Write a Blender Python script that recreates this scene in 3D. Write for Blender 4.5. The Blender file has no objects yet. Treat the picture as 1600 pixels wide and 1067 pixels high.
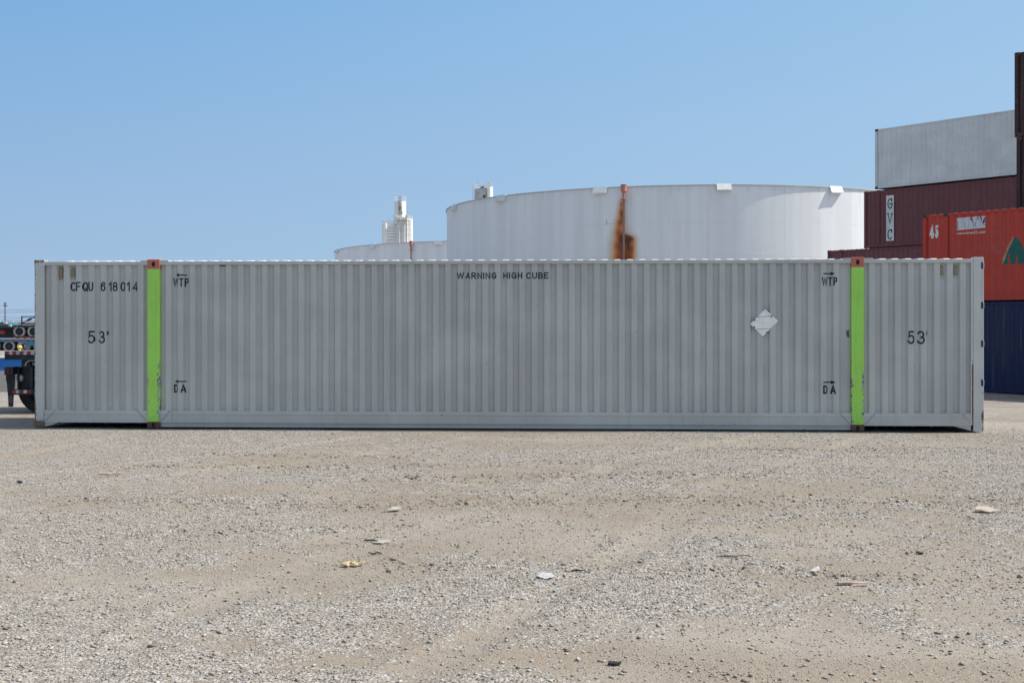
import bpy, bmesh, math, random
import numpy as np
from mathutils import Vector, Matrix
R = math.radians
random.seed(7)
sc = bpy.context.scene
C = bpy.context.collection

# ------------------------------------------------------------------ camera
F = 1950.0            # focal length in pixels of the 1600 px wide photograph
HY = 512.0            # horizon row
CZ = 1.725            # eye height
cam = bpy.data.cameras.new('camera'); cam_o = bpy.data.objects.new('camera', cam); C.objects.link(cam_o)
cam_o.location = (0, 0, CZ); cam_o.rotation_euler = (R(90), 0, 0)
cam.sensor_width = 36; cam.lens = 36*F/1600; cam.shift_y = -(533.5-HY)/1600
cam.clip_start = 0.1; cam.clip_end = 6000
sc.camera = cam_o
# ------------------------------------------------------------------ light
SUN_EL, SUN_AZ = 50.0, 2.0        # azimuth measured from +X towards +Y
w = bpy.data.worlds.new("World"); sc.world = w; w.use_nodes = True
nt = w.node_tree; nt.nodes.clear()
sky = nt.nodes.new('ShaderNodeTexSky'); sky.sky_type = 'NISHITA'; sky.sun_disc = False
sky.sun_elevation = R(SUN_EL); sky.sun_rotation = R(90-SUN_AZ)
sky.air_density = 1.0; sky.dust_density = 0.8; sky.ozone_density = 1.0; sky.altitude = 0
bg = nt.nodes.new('ShaderNodeBackground'); SKY_S, EXPO = 0.13, 0.54; SKY_K = SKY_S*2**EXPO
bg.inputs[1].default_value = SKY_S
wo = nt.nodes.new('ShaderNodeOutputWorld')
# the clear pale-blue band near the horizon that the photograph shows, over the physical sky
def wn(ty, **k):
    q = nt.nodes.new(ty)
    for a, b in k.items(): setattr(q, a, b)
    return q
tc = wn('ShaderNodeTexCoord'); sp = wn('ShaderNodeSeparateXYZ'); nt.links.new(tc.outputs['Generated'], sp.inputs[0])
def wramp(src, a, b, lo=0.0, hi=1.0):
    q = wn('ShaderNodeMapRange', interpolation_type='SMOOTHSTEP'); nt.links.new(src, q.inputs[0])
    for i, x in enumerate((a, b, lo, hi)): q.inputs[i+1].default_value = x
    return q.outputs[0]
def wmix(f, a, b):
    q = wn('ShaderNodeMix', data_type='RGBA'); nt.links.new(f, q.inputs[0])
    for i, x in ((6, a), (7, b)):
        if isinstance(x, tuple): q.inputs[i].default_value = (*[c/SKY_K for c in x], 1)
        else: nt.links.new(x, q.inputs[i])
    return q.outputs[2]
lr = wn('ShaderNodeMapRange'); nt.links.new(sp.outputs[0], lr.inputs[0]); lr.inputs[1].default_value = -.42; lr.inputs[2].default_value = .42
up = wn('ShaderNodeMapRange'); nt.links.new(sp.outputs[2], up.inputs[0]); up.inputs[1].default_value = 0; up.inputs[2].default_value = .27
hor = wmix(lr.outputs[0], (.385,.530,.715), (.43,.615,.80)); top = wmix(lr.outputs[0], (.180,.410,.735), (.330,.550,.815))
band = wmix(up.outputs[0], hor, top)
hs = wn('ShaderNodeHueSaturation'); hs.inputs['Saturation'].default_value = .55; hs.inputs['Value'].default_value = 1.12; nt.links.new(sky.outputs[0], hs.inputs['Color'])
fin = wmix(wramp(sp.outputs[2], .25, .60), band, hs.outputs[0])
nt.links.new(fin, bg.inputs[0]); nt.links.new(bg.outputs[0], wo.inputs[0])
sl = bpy.data.lights.new('sun', 'SUN'); sl.energy = 4.4; sl.angle = R(0.53); sl.color = (1.0, .95, .865)
so = bpy.data.objects.new('sun', sl); C.objects.link(so)
sd = Vector((math.cos(R(SUN_EL))*math.cos(R(SUN_AZ)), math.cos(R(SUN_EL))*math.sin(R(SUN_AZ)), math.sin(R(SUN_EL))))
so.rotation_euler = sd.to_track_quat('Z', 'Y').to_euler(); so.location = (30, 5, 40)
sc.view_settings.view_transform = 'Standard'; sc.view_settings.look = 'None'
sc.view_settings.exposure = EXPO; sc.view_settings.gamma = 1.0
sc.render.engine = 'CYCLES'; sc.cycles.max_bounces = 6

# ------------------------------------------------------------------ helpers
def px(x, y, Y):                   # pixel of the photograph at depth Y -> world point
    return Vector(((x-800)*Y/F, Y, CZ-(y-HY)*Y/F))

class MB:
    def __init__(s): s.v = []; s.f = []
    def quad(s, a, b, c, d):
        n = len(s.v); s.v += [tuple(a), tuple(b), tuple(c), tuple(d)]; s.f.append((n, n+1, n+2, n+3)); return s
    def poly(s, pts):
        n = len(s.v); s.v += [tuple(p) for p in pts]; s.f.append(tuple(range(n, n+len(pts)))); return s
    def box(s, x0, x1, y0, y1, z0, z1):
        n = len(s.v)
        s.v += [(x0,y0,z0),(x1,y0,z0),(x1,y1,z0),(x0,y1,z0),(x0,y0,z1),(x1,y0,z1),(x1,y1,z1),(x0,y1,z1)]
        for f in ((0,3,2,1),(4,5,6,7),(0,1,5,4),(1,2,6,5),(2,3,7,6),(3,0,4,7)): s.f.append(tuple(n+i for i in f))
        return s
    def extr(s, pts2, axis, a, b):
        """prism: pts2 polygon in the two remaining axes, from a to b along axis"""
        def P(p, t):
            q = [0,0,0]; k = [i for i in range(3) if i != axis]
            q[axis] = t; q[k[0]] = p[0]; q[k[1]] = p[1]; return tuple(q)
        n = len(s.v); m = len(pts2)
        s.v += [P(p, a) for p in pts2] + [P(p, b) for p in pts2]
        s.f.append(tuple(n+i for i in range(m))); s.f.append(tuple(n+m+i for i in reversed(range(m))))
        for i in range(m):
            j = (i+1) % m; s.f.append((n+i, n+m+i, n+m+j, n+j))
        return s
    def tube(s, a, b, r, r2=None, n=10, cap=True):
        a = Vector(a); b = Vector(b); r2 = r if r2 is None else r2
        d = (b-a).normalized(); u = d.orthogonal().normalized(); v = d.cross(u); k = len(s.v)
        for p, rr in ((a, r), (b, r2)):
            for i in range(n):
                t = 2*math.pi*i/n; s.v.append(tuple(p + rr*(math.cos(t)*u + math.sin(t)*v)))
        for i in range(n):
            j = (i+1) % n; s.f.append((k+i, k+j, k+n+j, k+n+i))
        if cap:
            s.f.append(tuple(k+i for i in reversed(range(n)))); s.f.append(tuple(k+n+i for i in range(n)))
        return s
    def lathe(s, c, axis, prof, n=32):
        """prof: list of (radius, distance along axis)"""
        c = Vector(c); d = Vector(axis).normalized(); u = d.orthogonal().normalized(); v = d.cross(u); k = len(s.v)
        for r, h in prof:
            for i in range(n):
                t = 2*math.pi*i/n; s.v.append(tuple(c + d*h + r*(math.cos(t)*u+math.sin(t)*v)))
        for q in range(len(prof)-1):
            for i in range(n):
                j = (i+1) % n; a = k+q*n; b = a+n; s.f.append((a+i, a+j, b+j, b+i))
        return s
    def build(s, name, mat, parent=None, bevel=0, smooth=False, loc=None, fix=True):
        me = bpy.data.meshes.new(name); me.from_pydata(s.v, [], s.f)
        if fix:
            bm = bmesh.new(); bm.from_mesh(me); bmesh.ops.recalc_face_normals(bm, faces=bm.faces); bm.to_mesh(me); bm.free()
        if smooth:
            for p in me.polygons: p.use_smooth = True
            me.set_sharp_from_angle(angle=R(35))
        me.materials.append(mat)
        o = bpy.data.objects.new(name, me); C.objects.link(o)
        if parent: o.parent = parent
        if loc: o.location = loc
        if bevel:
            b = o.modifiers.new('bevel', 'BEVEL'); b.width = bevel; b.segments = 2; b.limit_method = 'ANGLE'; b.angle_limit = R(40)
        return o

def thing(name, label, cat, loc=(0,0,0), rz=0, group=None):
    o = bpy.data.objects.new(name, None); C.objects.link(o); o.location = loc; o.rotation_euler = (0,0,rz)
    o.empty_display_size = .3
    o['label'] = label; o['category'] = cat
    if group: o['group'] = group
    return o
def tag(o, label, cat, group=None, kind=None):
    o['label'] = label; o['category'] = cat
    if group: o['group'] = group
    if kind: o['kind'] = kind
    return o

# ------------------------------------------------------------------ materials
class N:
    """tiny node-graph writer"""
    def __init__(s, name):
        s.m = bpy.data.materials.new(name); s.m.use_nodes = True; s.t = s.m.node_tree; s.t.nodes.clear()
        s.out = s.t.nodes.new('ShaderNodeOutputMaterial'); s.b = s.t.nodes.new('ShaderNodeBsdfPrincipled')
        s.t.links.new(s.b.outputs[0], s.out.inputs[0])
    def n(s, ty, **k):
        q = s.t.nodes.new(ty)
        for a, b in k.items(): setattr(q, a, b)
        return q
    def l(s, a, b): s.t.links.new(a, b)
    def coord(s, sc=(1,1,1), kind='Object'):
        tc = s.n('ShaderNodeTexCoord'); mp = s.n('ShaderNodeMapping'); mp.inputs['Scale'].default_value = sc
        s.l(tc.outputs[kind], mp.inputs[0]); return mp.outputs[0]
    def noise(s, scale, detail=4, rough=.55, v=None, sc=(1,1,1)):
        q = s.n('ShaderNodeTexNoise'); q.inputs['Scale'].default_value = scale; q.inputs['Detail'].default_value = detail
        q.inputs['Roughness'].default_value = rough; s.l(v if v is not None else s.coord(sc), q.inputs['Vector']); return q.outputs['Fac']
    def math(s, op, a, b=None, c=None, clamp=False):
        q = s.n('ShaderNodeMath', operation=op, use_clamp=clamp)
        for i, x in enumerate((a, b, c)):
            if x is None: continue
            if isinstance(x, (int, float)): q.inputs[i].default_value = x
            else: s.l(x, q.inputs[i])
        return q.outputs[0]
    def ramp(s, x, a, b, lo=0.0, hi=1.0):
        q = s.n('ShaderNodeMapRange', interpolation_type='SMOOTHSTEP'); s.l(x, q.inputs[0])
        q.inputs[1].default_value = a; q.inputs[2].default_value = b; q.inputs[3].default_value = lo; q.inputs[4].default_value = hi
        return q.outputs[0]
    def mix(s, f, a, b, bt='MIX'):
        q = s.n('ShaderNodeMix', data_type='RGBA', blend_type=bt)
        if isinstance(f, (int, float)): q.inputs[0].default_value = f
        else: s.l(f, q.inputs[0])
        for i, x in ((6, a), (7, b)):
            if isinstance(x, (tuple, list)): q.inputs[i].default_value = (*x[:3], 1)
            else: s.l(x, q.inputs[i])
        return q.outputs[2]
    def sep(s, v=None):
        q = s.n('ShaderNodeSeparateXYZ')
        if v is None: v = s.n('ShaderNodeTexCoord').outputs['Object']
        s.l(v, q.inputs[0]); return q.outputs
    def bump(s, h, strength=.3, dist=.01):
        q = s.n('ShaderNodeBump'); q.inputs['Strength'].default_value = strength; q.inputs['Distance'].default_value = dist
        s.l(h, q.inputs['Height']); s.l(q.outputs[0], s.b.inputs['Normal'])
    def set(s, col=None, rough=.5, metal=0, spec=.5):
        if col is not None:
            if isinstance(col, tuple): s.b.inputs['Base Color'].default_value = (*col[:3], 1)
            else: s.l(col, s.b.inputs['Base Color'])
        if isinstance(rough, (int, float)): s.b.inputs['Roughness'].default_value = rough
        else: s.l(rough, s.b.inputs['Roughness'])
        s.b.inputs['Metallic'].default_value = metal; s.b.inputs['Specular IOR Level'].default_value = spec
        return s.m

def mul(c, k): return tuple(min(1, x*k) for x in c)
def plain(name, col, rough=.6, metal=0, var=.15, scale=6):
    g = N(name); c = g.mix(g.ramp(g.noise(scale), .35, .65), mul(col, 1-var), mul(col, 1+var))
    return g.set(c, rough, metal)
def paint(name, col, rough=.45, dirt=.25, rust=.0, streak=.5, dirtcol=(.16,.13,.10), rustcol=(.16,.055,.025), fade=None, bump=.25):
    """weathered container paint: faint mottling, vertical streaks, specks of rust"""
    g = N(name)
    big = g.noise(.9, 5, .6); st = g.noise(9, 4, .6, sc=(1,1,.05)); fine = g.noise(40, 4, .7)
    c = g.mix(g.ramp(big, .35, .7), mul(col, .92), mul(col, 1.07))
    if fade: c = g.mix(g.math('MULTIPLY', g.ramp(g.noise(2.2, 6, .65), .45, .75), .6), c, fade)
    c = g.mix(g.math('MULTIPLY', g.ramp(st, .5, .75), dirt*streak), c, dirtcol)
    c = g.mix(g.math('MULTIPLY', g.ramp(fine, .55, .8), dirt*.5), c, dirtcol)
    if rust > 0:
        r = g.ramp(g.noise(7, 8, .72), .74-.16*rust, .76-.16*rust)
        c = g.mix(r, c, rustcol)
    sm = g.noise(1.6, 3, .5, sc=(1,1,.6))
    g.bump(sm, bump, .02)
    return g.set(c, g.ramp(big, .3, .7, rough-.06, rough+.1), 0, .4)

def lettermat(name, col):
    g = N(name); c = g.mix(g.ramp(g.noise(55, 5, .7), .66, .76), col, mul((max(col[0],.08), max(col[1],.08), max(col[2],.08)), 1.2))
    return g.set(c, .5, 0, .3)

GREY = (.485, .485, .452)
M = {}
M['grey'] = paint('grey_container_paint', GREY, .42, .22, .22, .6, rustcol=(.12,.08,.055))
M['grey_rail'] = paint('grey_rail_paint', GREY, .45, .35, .35, .4, rustcol=(.12,.07,.045))
M['ink'] = lettermat('black_stencil_paint', (.010,.013,.024))
M['white_ink'] = lettermat('white_stencil_paint', (.72,.72,.70))
M['hole'] = plain('dark_hole', (.01,.009,.008), .9)
M['black'] = plain('black_steel', (.014,.015,.018), .5)
M['black_dusty'] = plain('dusty_black_rubber', (.024,.025,.03), .8, 0, .4)
M['rubber'] = plain('tyre_rubber', (.022,.022,.022), .85, 0, .3)
M['rubber_old'] = plain('dusty_tyre_rubber', (.09,.088,.085), .9, 0, .35)
M['sidewall'] = plain('dusty_sidewall', (.33,.325,.31), .9, 0, .2)
M['rim'] = plain('wheel_steel', (.34,.34,.35), .5, .3)
M['darkrim'] = plain('dark_wheel_steel', (.02,.02,.02), .6)
M['white'] = plain('white_paint', (.74,.75,.75), .5, 0, .05, 3)
M['white_dirty'] = paint('dirty_white_paint', (.66,.67,.66), .5, .3, .15, .7)
M['steel'] = plain('galvanised_steel', (.38,.40,.42), .4, .6)
M['brass'] = paint('weathered_vent_cover', (.25,.20,.12), .55, .4, .2)
M['ventplate'] = plain('vent_backing', (.40,.40,.37), .5)
M['silo'] = plain('silo_white', (.80,.79,.76), .6, 0, .06, .3)
M['silo_rail'] = plain('silo_railing', (.62,.61,.59), .6)
M['redpipe'] = paint('red_oxide_paint', (.47,.19,.15), .6, .4, .2)
M['wire'] = plain('wire', (.06,.06,.07), .6)
M['yellow'] = plain('yellow_paint', (.62,.42,.08), .5)
M['blue'] = plain('blue_paint', (.008,.13,.42), .4, 0, .15, 1)
M['teal'] = plain('teal_paint', (.03,.20,.30), .5)
M['redtape'] = plain('red_reflective_tape', (.26,.025,.03), .35)
M['whitetape'] = plain('white_reflective_tape', (.50,.50,.52), .35)
M['redlens'] = plain('red_lamp_lens', (.16,.01,.012), .2)
M['rustbrown'] = paint('rusty_brown_steel', (.14,.045,.025), .7, .4, .4)

# grey end posts and corner castings with rust where the photo has it
def postmat(name, base, kind):
    g = N(name); x, y, z = g.sep()
    st = g.noise(9, 4, .6, sc=(1,1,.08)); fine = g.noise(26, 8, .75); fine2 = g.noise(70, 4, .7)
    c = g.mix(g.ramp(g.noise(1.5), .3, .7), mul(base, .94), mul(base, 1.06))
    c = g.mix(g.math('MULTIPLY', g.ramp(st, .5, .75), .2), c, (.15,.13,.11))
    if kind == 'left':
        e = g.math('ADD', g.ramp(x, .045, .0, 0, .24), g.ramp(z, .75, .0, 0, .17))
        e = g.math('ADD', e, g.ramp(z, .17, .04, 0, .16))
        e = g.math('ADD', e, g.ramp(z, 2.82, 2.86, 0, .22))
        m = g.ramp(g.math('ADD', fine, e), .69, .73)
        c = g.mix(m, c, g.mix(g.ramp(fine2, .4, .6), (.10,.06,.035), (.19,.14,.09)))
    elif kind == 'right':
        line = g.math('ABSOLUTE', g.math('SUBTRACT', x, 15.973))
        e = g.math('MULTIPLY', g.ramp(line, .018, .006, 0, .34), g.ramp(z, 1.25, 1.05, 0, 1))
        e2 = g.math('MULTIPLY', g.ramp(x, 16.09, 16.14, 0, .19), g.ramp(z, 1.4, .1, .3, 1))
        e = g.math('ADD', e, e2)
        e3 = g.math('MULTIPLY', g.ramp(g.math('ABSOLUTE', g.math('SUBTRACT', z, .27)), .12, .02, 0, .15), g.ramp(x, 16.06, 16.12, 0, 1)); e = g.math('ADD', e, e3)
        m = g.ramp(g.math('ADD', fine, e), .70, .74)
        c = g.mix(m, c, g.mix(g.ramp(fine2, .4, .6), (.09,.03,.018), (.22,.09,.04)))
    g.bump(fine, .15, .004)
    return g.set(c, .5, 0, .35)
M['post_left'] = postmat('grey_post_rusty_edge', mul(GREY, 1.04), 'left')
M['post_right'] = postmat('grey_post_rust_line', mul(GREY, 1.12), 'right')

def greenmat():
    g = N('lime_green_post_paint'); x, y, z = g.sep()
    base = (.35, .70, .10)
    fine = g.noise(20, 8, .72, sc=(1.3,1.3,.75)); lo = g.ramp(z, 1.45, .7, 0, .085)
    lo = g.math('ADD', lo, g.ramp(z, .5, .3, 0, .04))
    d1 = g.math('ABSOLUTE', g.math('SUBTRACT', x, 2.085)); d2 = g.math('ABSOLUTE', g.math('SUBTRACT', x, 14.07))
    edge = g.math('MULTIPLY', g.ramp(g.math('MINIMUM', d1, d2), .055, .10, 0, .12), g.ramp(z, 1.45, 1.25, 0, 1))
    blob = g.math('MULTIPLY', g.ramp(g.math('ABSOLUTE', g.math('SUBTRACT', z, .80)), .16, .03, 0, .10), g.ramp(g.math('MINIMUM', d1, d2), .045, .085, 0, 1))
    lo = g.math('ADD', lo, blob)
    m = g.ramp(g.math('ADD', g.math('ADD', fine, edge), lo), .715, .735)
    under = g.mix(g.ramp(g.noise(16, 3), .46, .58), (.34,.36,.36), (.11,.07,.055))
    c = g.mix(g.ramp(g.noise(1.5), .3, .7), mul(base, .94), mul(base, 1.05))
    c = g.mix(g.math('MULTIPLY', g.ramp(g.noise(12, 4, .6, sc=(1,1,.1)), .5, .8), .25), c, (.10,.2,.06))
    c = g.mix(m, c, under)
    return g.set(c, .42, 0, .4)
M['green'] = greenmat()
M['red_cast'] = paint('faded_red_casting', (.48,.135,.095), .55, .6, .45, .3, rustcol=(.08,.03,.02))
M['rust_cast'] = paint('rusty_casting', (.12,.06,.05), .75, .6, .7, .3, rustcol=(.07,.028,.018))

# ------------------------------------------------------------------ ground height
def _h(ix, iy, s):
    n = (ix.astype(np.int64)*374761393 + iy.astype(np.int64)*668265263 + s*982451653) & 0x7fffffff
    n = ((n ^ (n >> 13))*1274126177) & 0x7fffffff
    n = (n ^ (n >> 16)) & 0x7fffffff
    return n/float(0x7fffffff)
def vn(x, y, s=0):
    x = np.asarray(x, float); y = np.asarray(y, float)
    ix = np.floor(x); iy = np.floor(y); fx = x-ix; fy = y-iy; fx = fx*fx*(3-2*fx); fy = fy*fy*(3-2*fy)
    a = _h(ix, iy, s); b = _h(ix+1, iy, s); c = _h(ix, iy+1, s); d = _h(ix+1, iy+1, s)
    return (a*(1-fx)+b*fx)*(1-fy) + (c*(1-fx)+d*fx)*fy
def fbm(x, y, s=0, o=4):
    r = 0; a = .5; t = 0
    for k in range(o): r = r + a*vn(x*2**k, y*2**k, s+k*17); t += a; a *= .5
    return r/t
def warp(x, y):                        # sweeps left by turning lorries: bands that bow away from the eye mid-yard
    return y + .30*np.sqrt((x+.5)**2+4) + 1.6*(fbm(x*.20, y*.20, 91, 3)-.5)
def tracks(x, y):
    return fbm(x*.16, warp(x, y)*1.2, 5, 3)
def gravel_mask(x, y):
    yy = warp(x, y)
    m = .42*fbm(x*.28, yy*.85, 31, 4) + .33*fbm(x*.8, y*.9, 57, 4) + .25*fbm(x*2.6, y*2.6, 77, 3)
    m = m + .07*np.exp(-((x+3.2)**2+(y-7)**2)/1.6) + .06*np.exp(-((x-3.6)**2+(y-9.5)**2)/3) + .05*np.exp(-((x-4)**2+(y-16)**2)/8) + .05*np.exp(-((x+6)**2+(y-17)**2)/8)
    m = m - .06*track_mask(x, y) + .045*np.clip((np.abs(x)-2.2)/3, 0, 1)*(fbm(x*.5, y*.5, 211, 2)*2-.4)
    return np.clip((m-.445)/.15, 0, 1)
def damp_mask(x, y):                   # browner, more compacted dirt
    yy = warp(x+3, y)
    return np.clip((.6*fbm(x*.22, yy*.7, 131, 4)+.4*fbm(x*.9, y*1.1, 157, 3)-.44)/.16, 0, 1)
TRK = ((-2.2,-.30,-.050), (-.4,-.30,-.050), (-4.4,.28,.045), (-2.6,.28,.045), (4.2,-.62,.012), (6.1,-.62,.012), (-6.2,-.1,-.03), (7.2,.12,.05))
def track_mask(x, y, wd=.17):          # pairs of tyre lanes fanning out from the container's foot
    m = np.zeros(np.broadcast(x, y).shape); t = 20.6-y
    for x0, a, b in TRK:
        xc = x0+a*t+b*t*t+.15*np.sin(y*.8+x0); sl = 1/np.sqrt(1+(a+2*b*t)**2)
        m = np.maximum(m, np.exp(-(((x-xc)*sl)/wd)**4)*(.45+.55*vn(x*1.1+x0, y*1.1, 40)))
    return m*np.clip((21-y)/1.0, 0, 1)
RUTS = ((15.9,.10,.30,-6,2.2,.030), (14.5,.05,.34,-2.5,3.5,.034), (16.9,-.04,.22,-4.5,-1,.022), (9.1,-.16,.2,-1.5,4.5,.022), (7.0,-.75,.14,.3,2.2,.030), (12.4,.02,.4,-5,6,.018), (11.2,.22,.2,-4,-.5,.02), (17.6,.03,.3,2.5,6.5,.02))
def rut_mask(x, y):
    m = np.zeros(np.broadcast(x, y).shape)
    for yc, sl_, wd, x0, x1, am in RUTS:
        m = np.maximum(m, np.exp(-((y-(yc+sl_*x+.12*np.sin(x*.9)))/wd)**2)*np.clip((x-x0)/.8, 0, 1)*np.clip((x1-x)/.8, 0, 1))
    return m
def hgt(x, y):
    x = np.asarray(x, float); y = np.asarray(y, float)
    near = np.clip((45-y)/20, 0, 1)*np.clip((30-np.abs(x))/10, 0, 1)
    h = .045*(tracks(x, y)-.5) + .022*(fbm(x*.9, y*1.3, 3, 4)-.5) + .012*gravel_mask(x, y)
    # churned tyre ruts
    h = h - .010*track_mask(x, y)*near + .012*(track_mask(x, y, .27)-track_mask(x, y, .19))*near
    h = h + .006*track_mask(x, y)*np.sin(x*21+y*27)*near
    h = h + .028*rut_mask(x, y)*(vn(x*6.5, y*6.5, 8)+.7*vn(x*13, y*13, 9)-.75)
    h = h*near - .02
    # flat and slightly low along the long container's foot
    d = np.abs(y-(21.2-.055*x)); k = np.clip(1-(d-.6)/1.2, 0, 1)*np.clip((12-np.abs(x))/2, 0, 1)
    h = h*(1-.6*k) - .012*k
    # the yard dips towards the stack on the right
    r2 = ((x-19)**2 + (y-36)**2)/11.0**2
    h = h - .36*np.exp(-r2**1.5)
    return h

def ground_material(dark=False):
    g = N('gravel_yard' if not dark else 'dark_gravel')
    at = g.n('ShaderNodeAttribute', attribute_name='gravel'); gm = at.outputs['Fac']
    v = g.coord()
    n1 = g.noise(.8, 5, .6, v); n2 = g.noise(5, 6, .7, v); n3 = g.noise(60, 4, .75, v)
    def vor(scale, feature='F1'):
        q = g.n('ShaderNodeTexVoronoi', feature=feature); q.inputs['Scale'].default_value = scale; g.l(v, q.inputs['Vector']); return q
    v1 = vor(42); v2 = vor(95); v3 = vor(20)
    dm = g.n('ShaderNodeAttribute', attribute_name='damp').outputs['Fac']
    dust = g.mix(g.ramp(n1, .35, .65), (.268,.238,.200), (.310,.280,.238))
    dust = g.mix(g.math('MULTIPLY', dm, .75), dust, (.215,.172,.125))
    dust = g.mix(g.math('MULTIPLY', g.n('ShaderNodeAttribute', attribute_name='lane').outputs['Fac'], .30), dust, (.345,.315,.268))
    dust = g.mix(g.ramp(g.noise(14, 5, .75, v), .35, .7, 0, .35), dust, (.20,.17,.135))
    dust = g.mix(g.math('MULTIPLY', g.ramp(n2, .5, .72), .35), dust, (.25,.20,.15))
    rc = g.n('ShaderNodeSeparateColor'); g.l(v1.outputs['Color'], rc.inputs[0])
    rc2 = g.n('ShaderNodeSeparateColor'); g.l(v2.outputs['Color'], rc2.inputs[0])
    peb = g.mix(rc.outputs[0], (.155,.145,.13), (.45,.435,.41))
    peb = g.mix(g.math('MULTIPLY', rc.outputs[1], .35), peb, (.34,.27,.20))
    peb2 = g.mix(rc2.outputs[0], (.19,.165,.135), (.37,.335,.29))
    # share of pebbles on the dust
    pm = g.ramp(g.math('ADD', g.math('MULTIPLY', rc.outputs[2], .55), g.math('MULTIPLY', gm, .75)), .50, .62)
    pm2 = g.ramp(g.math('ADD', rc2.outputs[2], g.math('MULTIPLY', gm, .4)), .50, .62)
    c = g.mix(g.math('MULTIPLY', pm2, .75), dust, peb2)
    c = g.mix(pm, c, peb)
    c = g.mix(g.math('MULTIPLY', g.ramp(n3, .35, .75), .25), c, (.2,.18,.16))
    if dark: c = g.mix(.80, c, (.075,.075,.08))
    h = g.math('MULTIPLY', g.math('SUBTRACT', 1, g.math('MULTIPLY', v1.outputs['Distance'], 1.2)), pm)
    h2 = g.math('MULTIPLY', g.math('SUBTRACT', 1, v2.outputs['Distance']), g.math('MULTIPLY', pm2, .45))
    hh = g.math('ADD', g.math('ADD', h, h2), g.math('MULTIPLY', n3, .35))
    g.bump(hh, .9, .016)
    return g.set(c, .95, 0, .15)
MG = ground_material(); MGD = ground_material(True)

def grid(name, xs, ys, hf, mat, attr=True):
    X, Y = np.meshgrid(xs, ys); Z = hf(X, Y); nx, ny = len(xs), len(ys)
    co = np.stack([X, Y, Z], -1).reshape(-1, 3).astype(np.float32)
    i = np.arange((nx-1)*(ny-1)); r = i//(nx-1); c = i % (nx-1); a = r*nx+c
    fs = np.stack([a, a+1, a+nx+1, a+nx], 1).astype(np.int32)
    me = bpy.data.meshes.new(name); me.vertices.add(len(co)); me.vertices.foreach_set('co', co.ravel())
    me.loops.add(fs.size); me.loops.foreach_set('vertex_index', fs.ravel())
    me.polygons.add(len(fs)); me.polygons.foreach_set('loop_start', np.arange(0, fs.size, 4, dtype=np.int32))
    me.polygons.foreach_set('loop_total', np.full(len(fs), 4, dtype=np.int32)); me.update(calc_edges=True)
    me.polygons.foreach_set('use_smooth', np.ones(len(fs), dtype=bool))
    if attr:
        at = me.attributes.new('gravel', 'FLOAT', 'POINT'); at.data.foreach_set('value', gravel_mask(X, Y).ravel().astype(np.float32))
        at = me.attributes.new('damp', 'FLOAT', 'POINT'); at.data.foreach_set('value', damp_mask(X, Y).ravel().astype(np.float32))
        at = me.attributes.new('lane', 'FLOAT', 'POINT'); at.data.foreach_set('value', track_mask(X, Y, .22).ravel().astype(np.float32))
    me.materials.append(mat); o = bpy.data.objects.new(name, me); C.objects.link(o); return o
def rng(*segs):
    out = []
    for a, b, n in segs: out += list(np.linspace(a, b, n, endpoint=False))
    out.append(segs[-1][1]); return np.array(out)
xs = rng((-3000,-200,8), (-200,-40,16), (-40,-11,58), (-11,11,520), (11,40,80), (40,200,16), (200,3000,8))
ys = rng((-60,2,12), (2,5,20), (5,13,190), (13,23,140), (23,60,90), (60,200,16), (200,4000,10))
g_o = grid('ground', xs, ys, hgt, MG); g_o['kind'] = 'structure'; g_o['label'] = 'dusty gravel yard'
# dark gravel bank at the far left
def bank(x, y):
    t = np.clip((y-33.5)/2.0, 0, 1)*np.clip((47.5-y)/2.5, 0, 1)*np.clip((-9-x)/2, 0, 1)*np.clip((x+40)/2, 0, 1)
    return hgt(x, y) - .03 + t*(.16 + .10*fbm(x*.8, y*.8, 71, 4))
b_o = grid('gravel_bank', np.linspace(-41, -8, 150), np.linspace(33, 48, 80), bank, MGD); b_o['kind'] = 'structure'; b_o['label'] = 'low bank of darker gravel'

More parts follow.
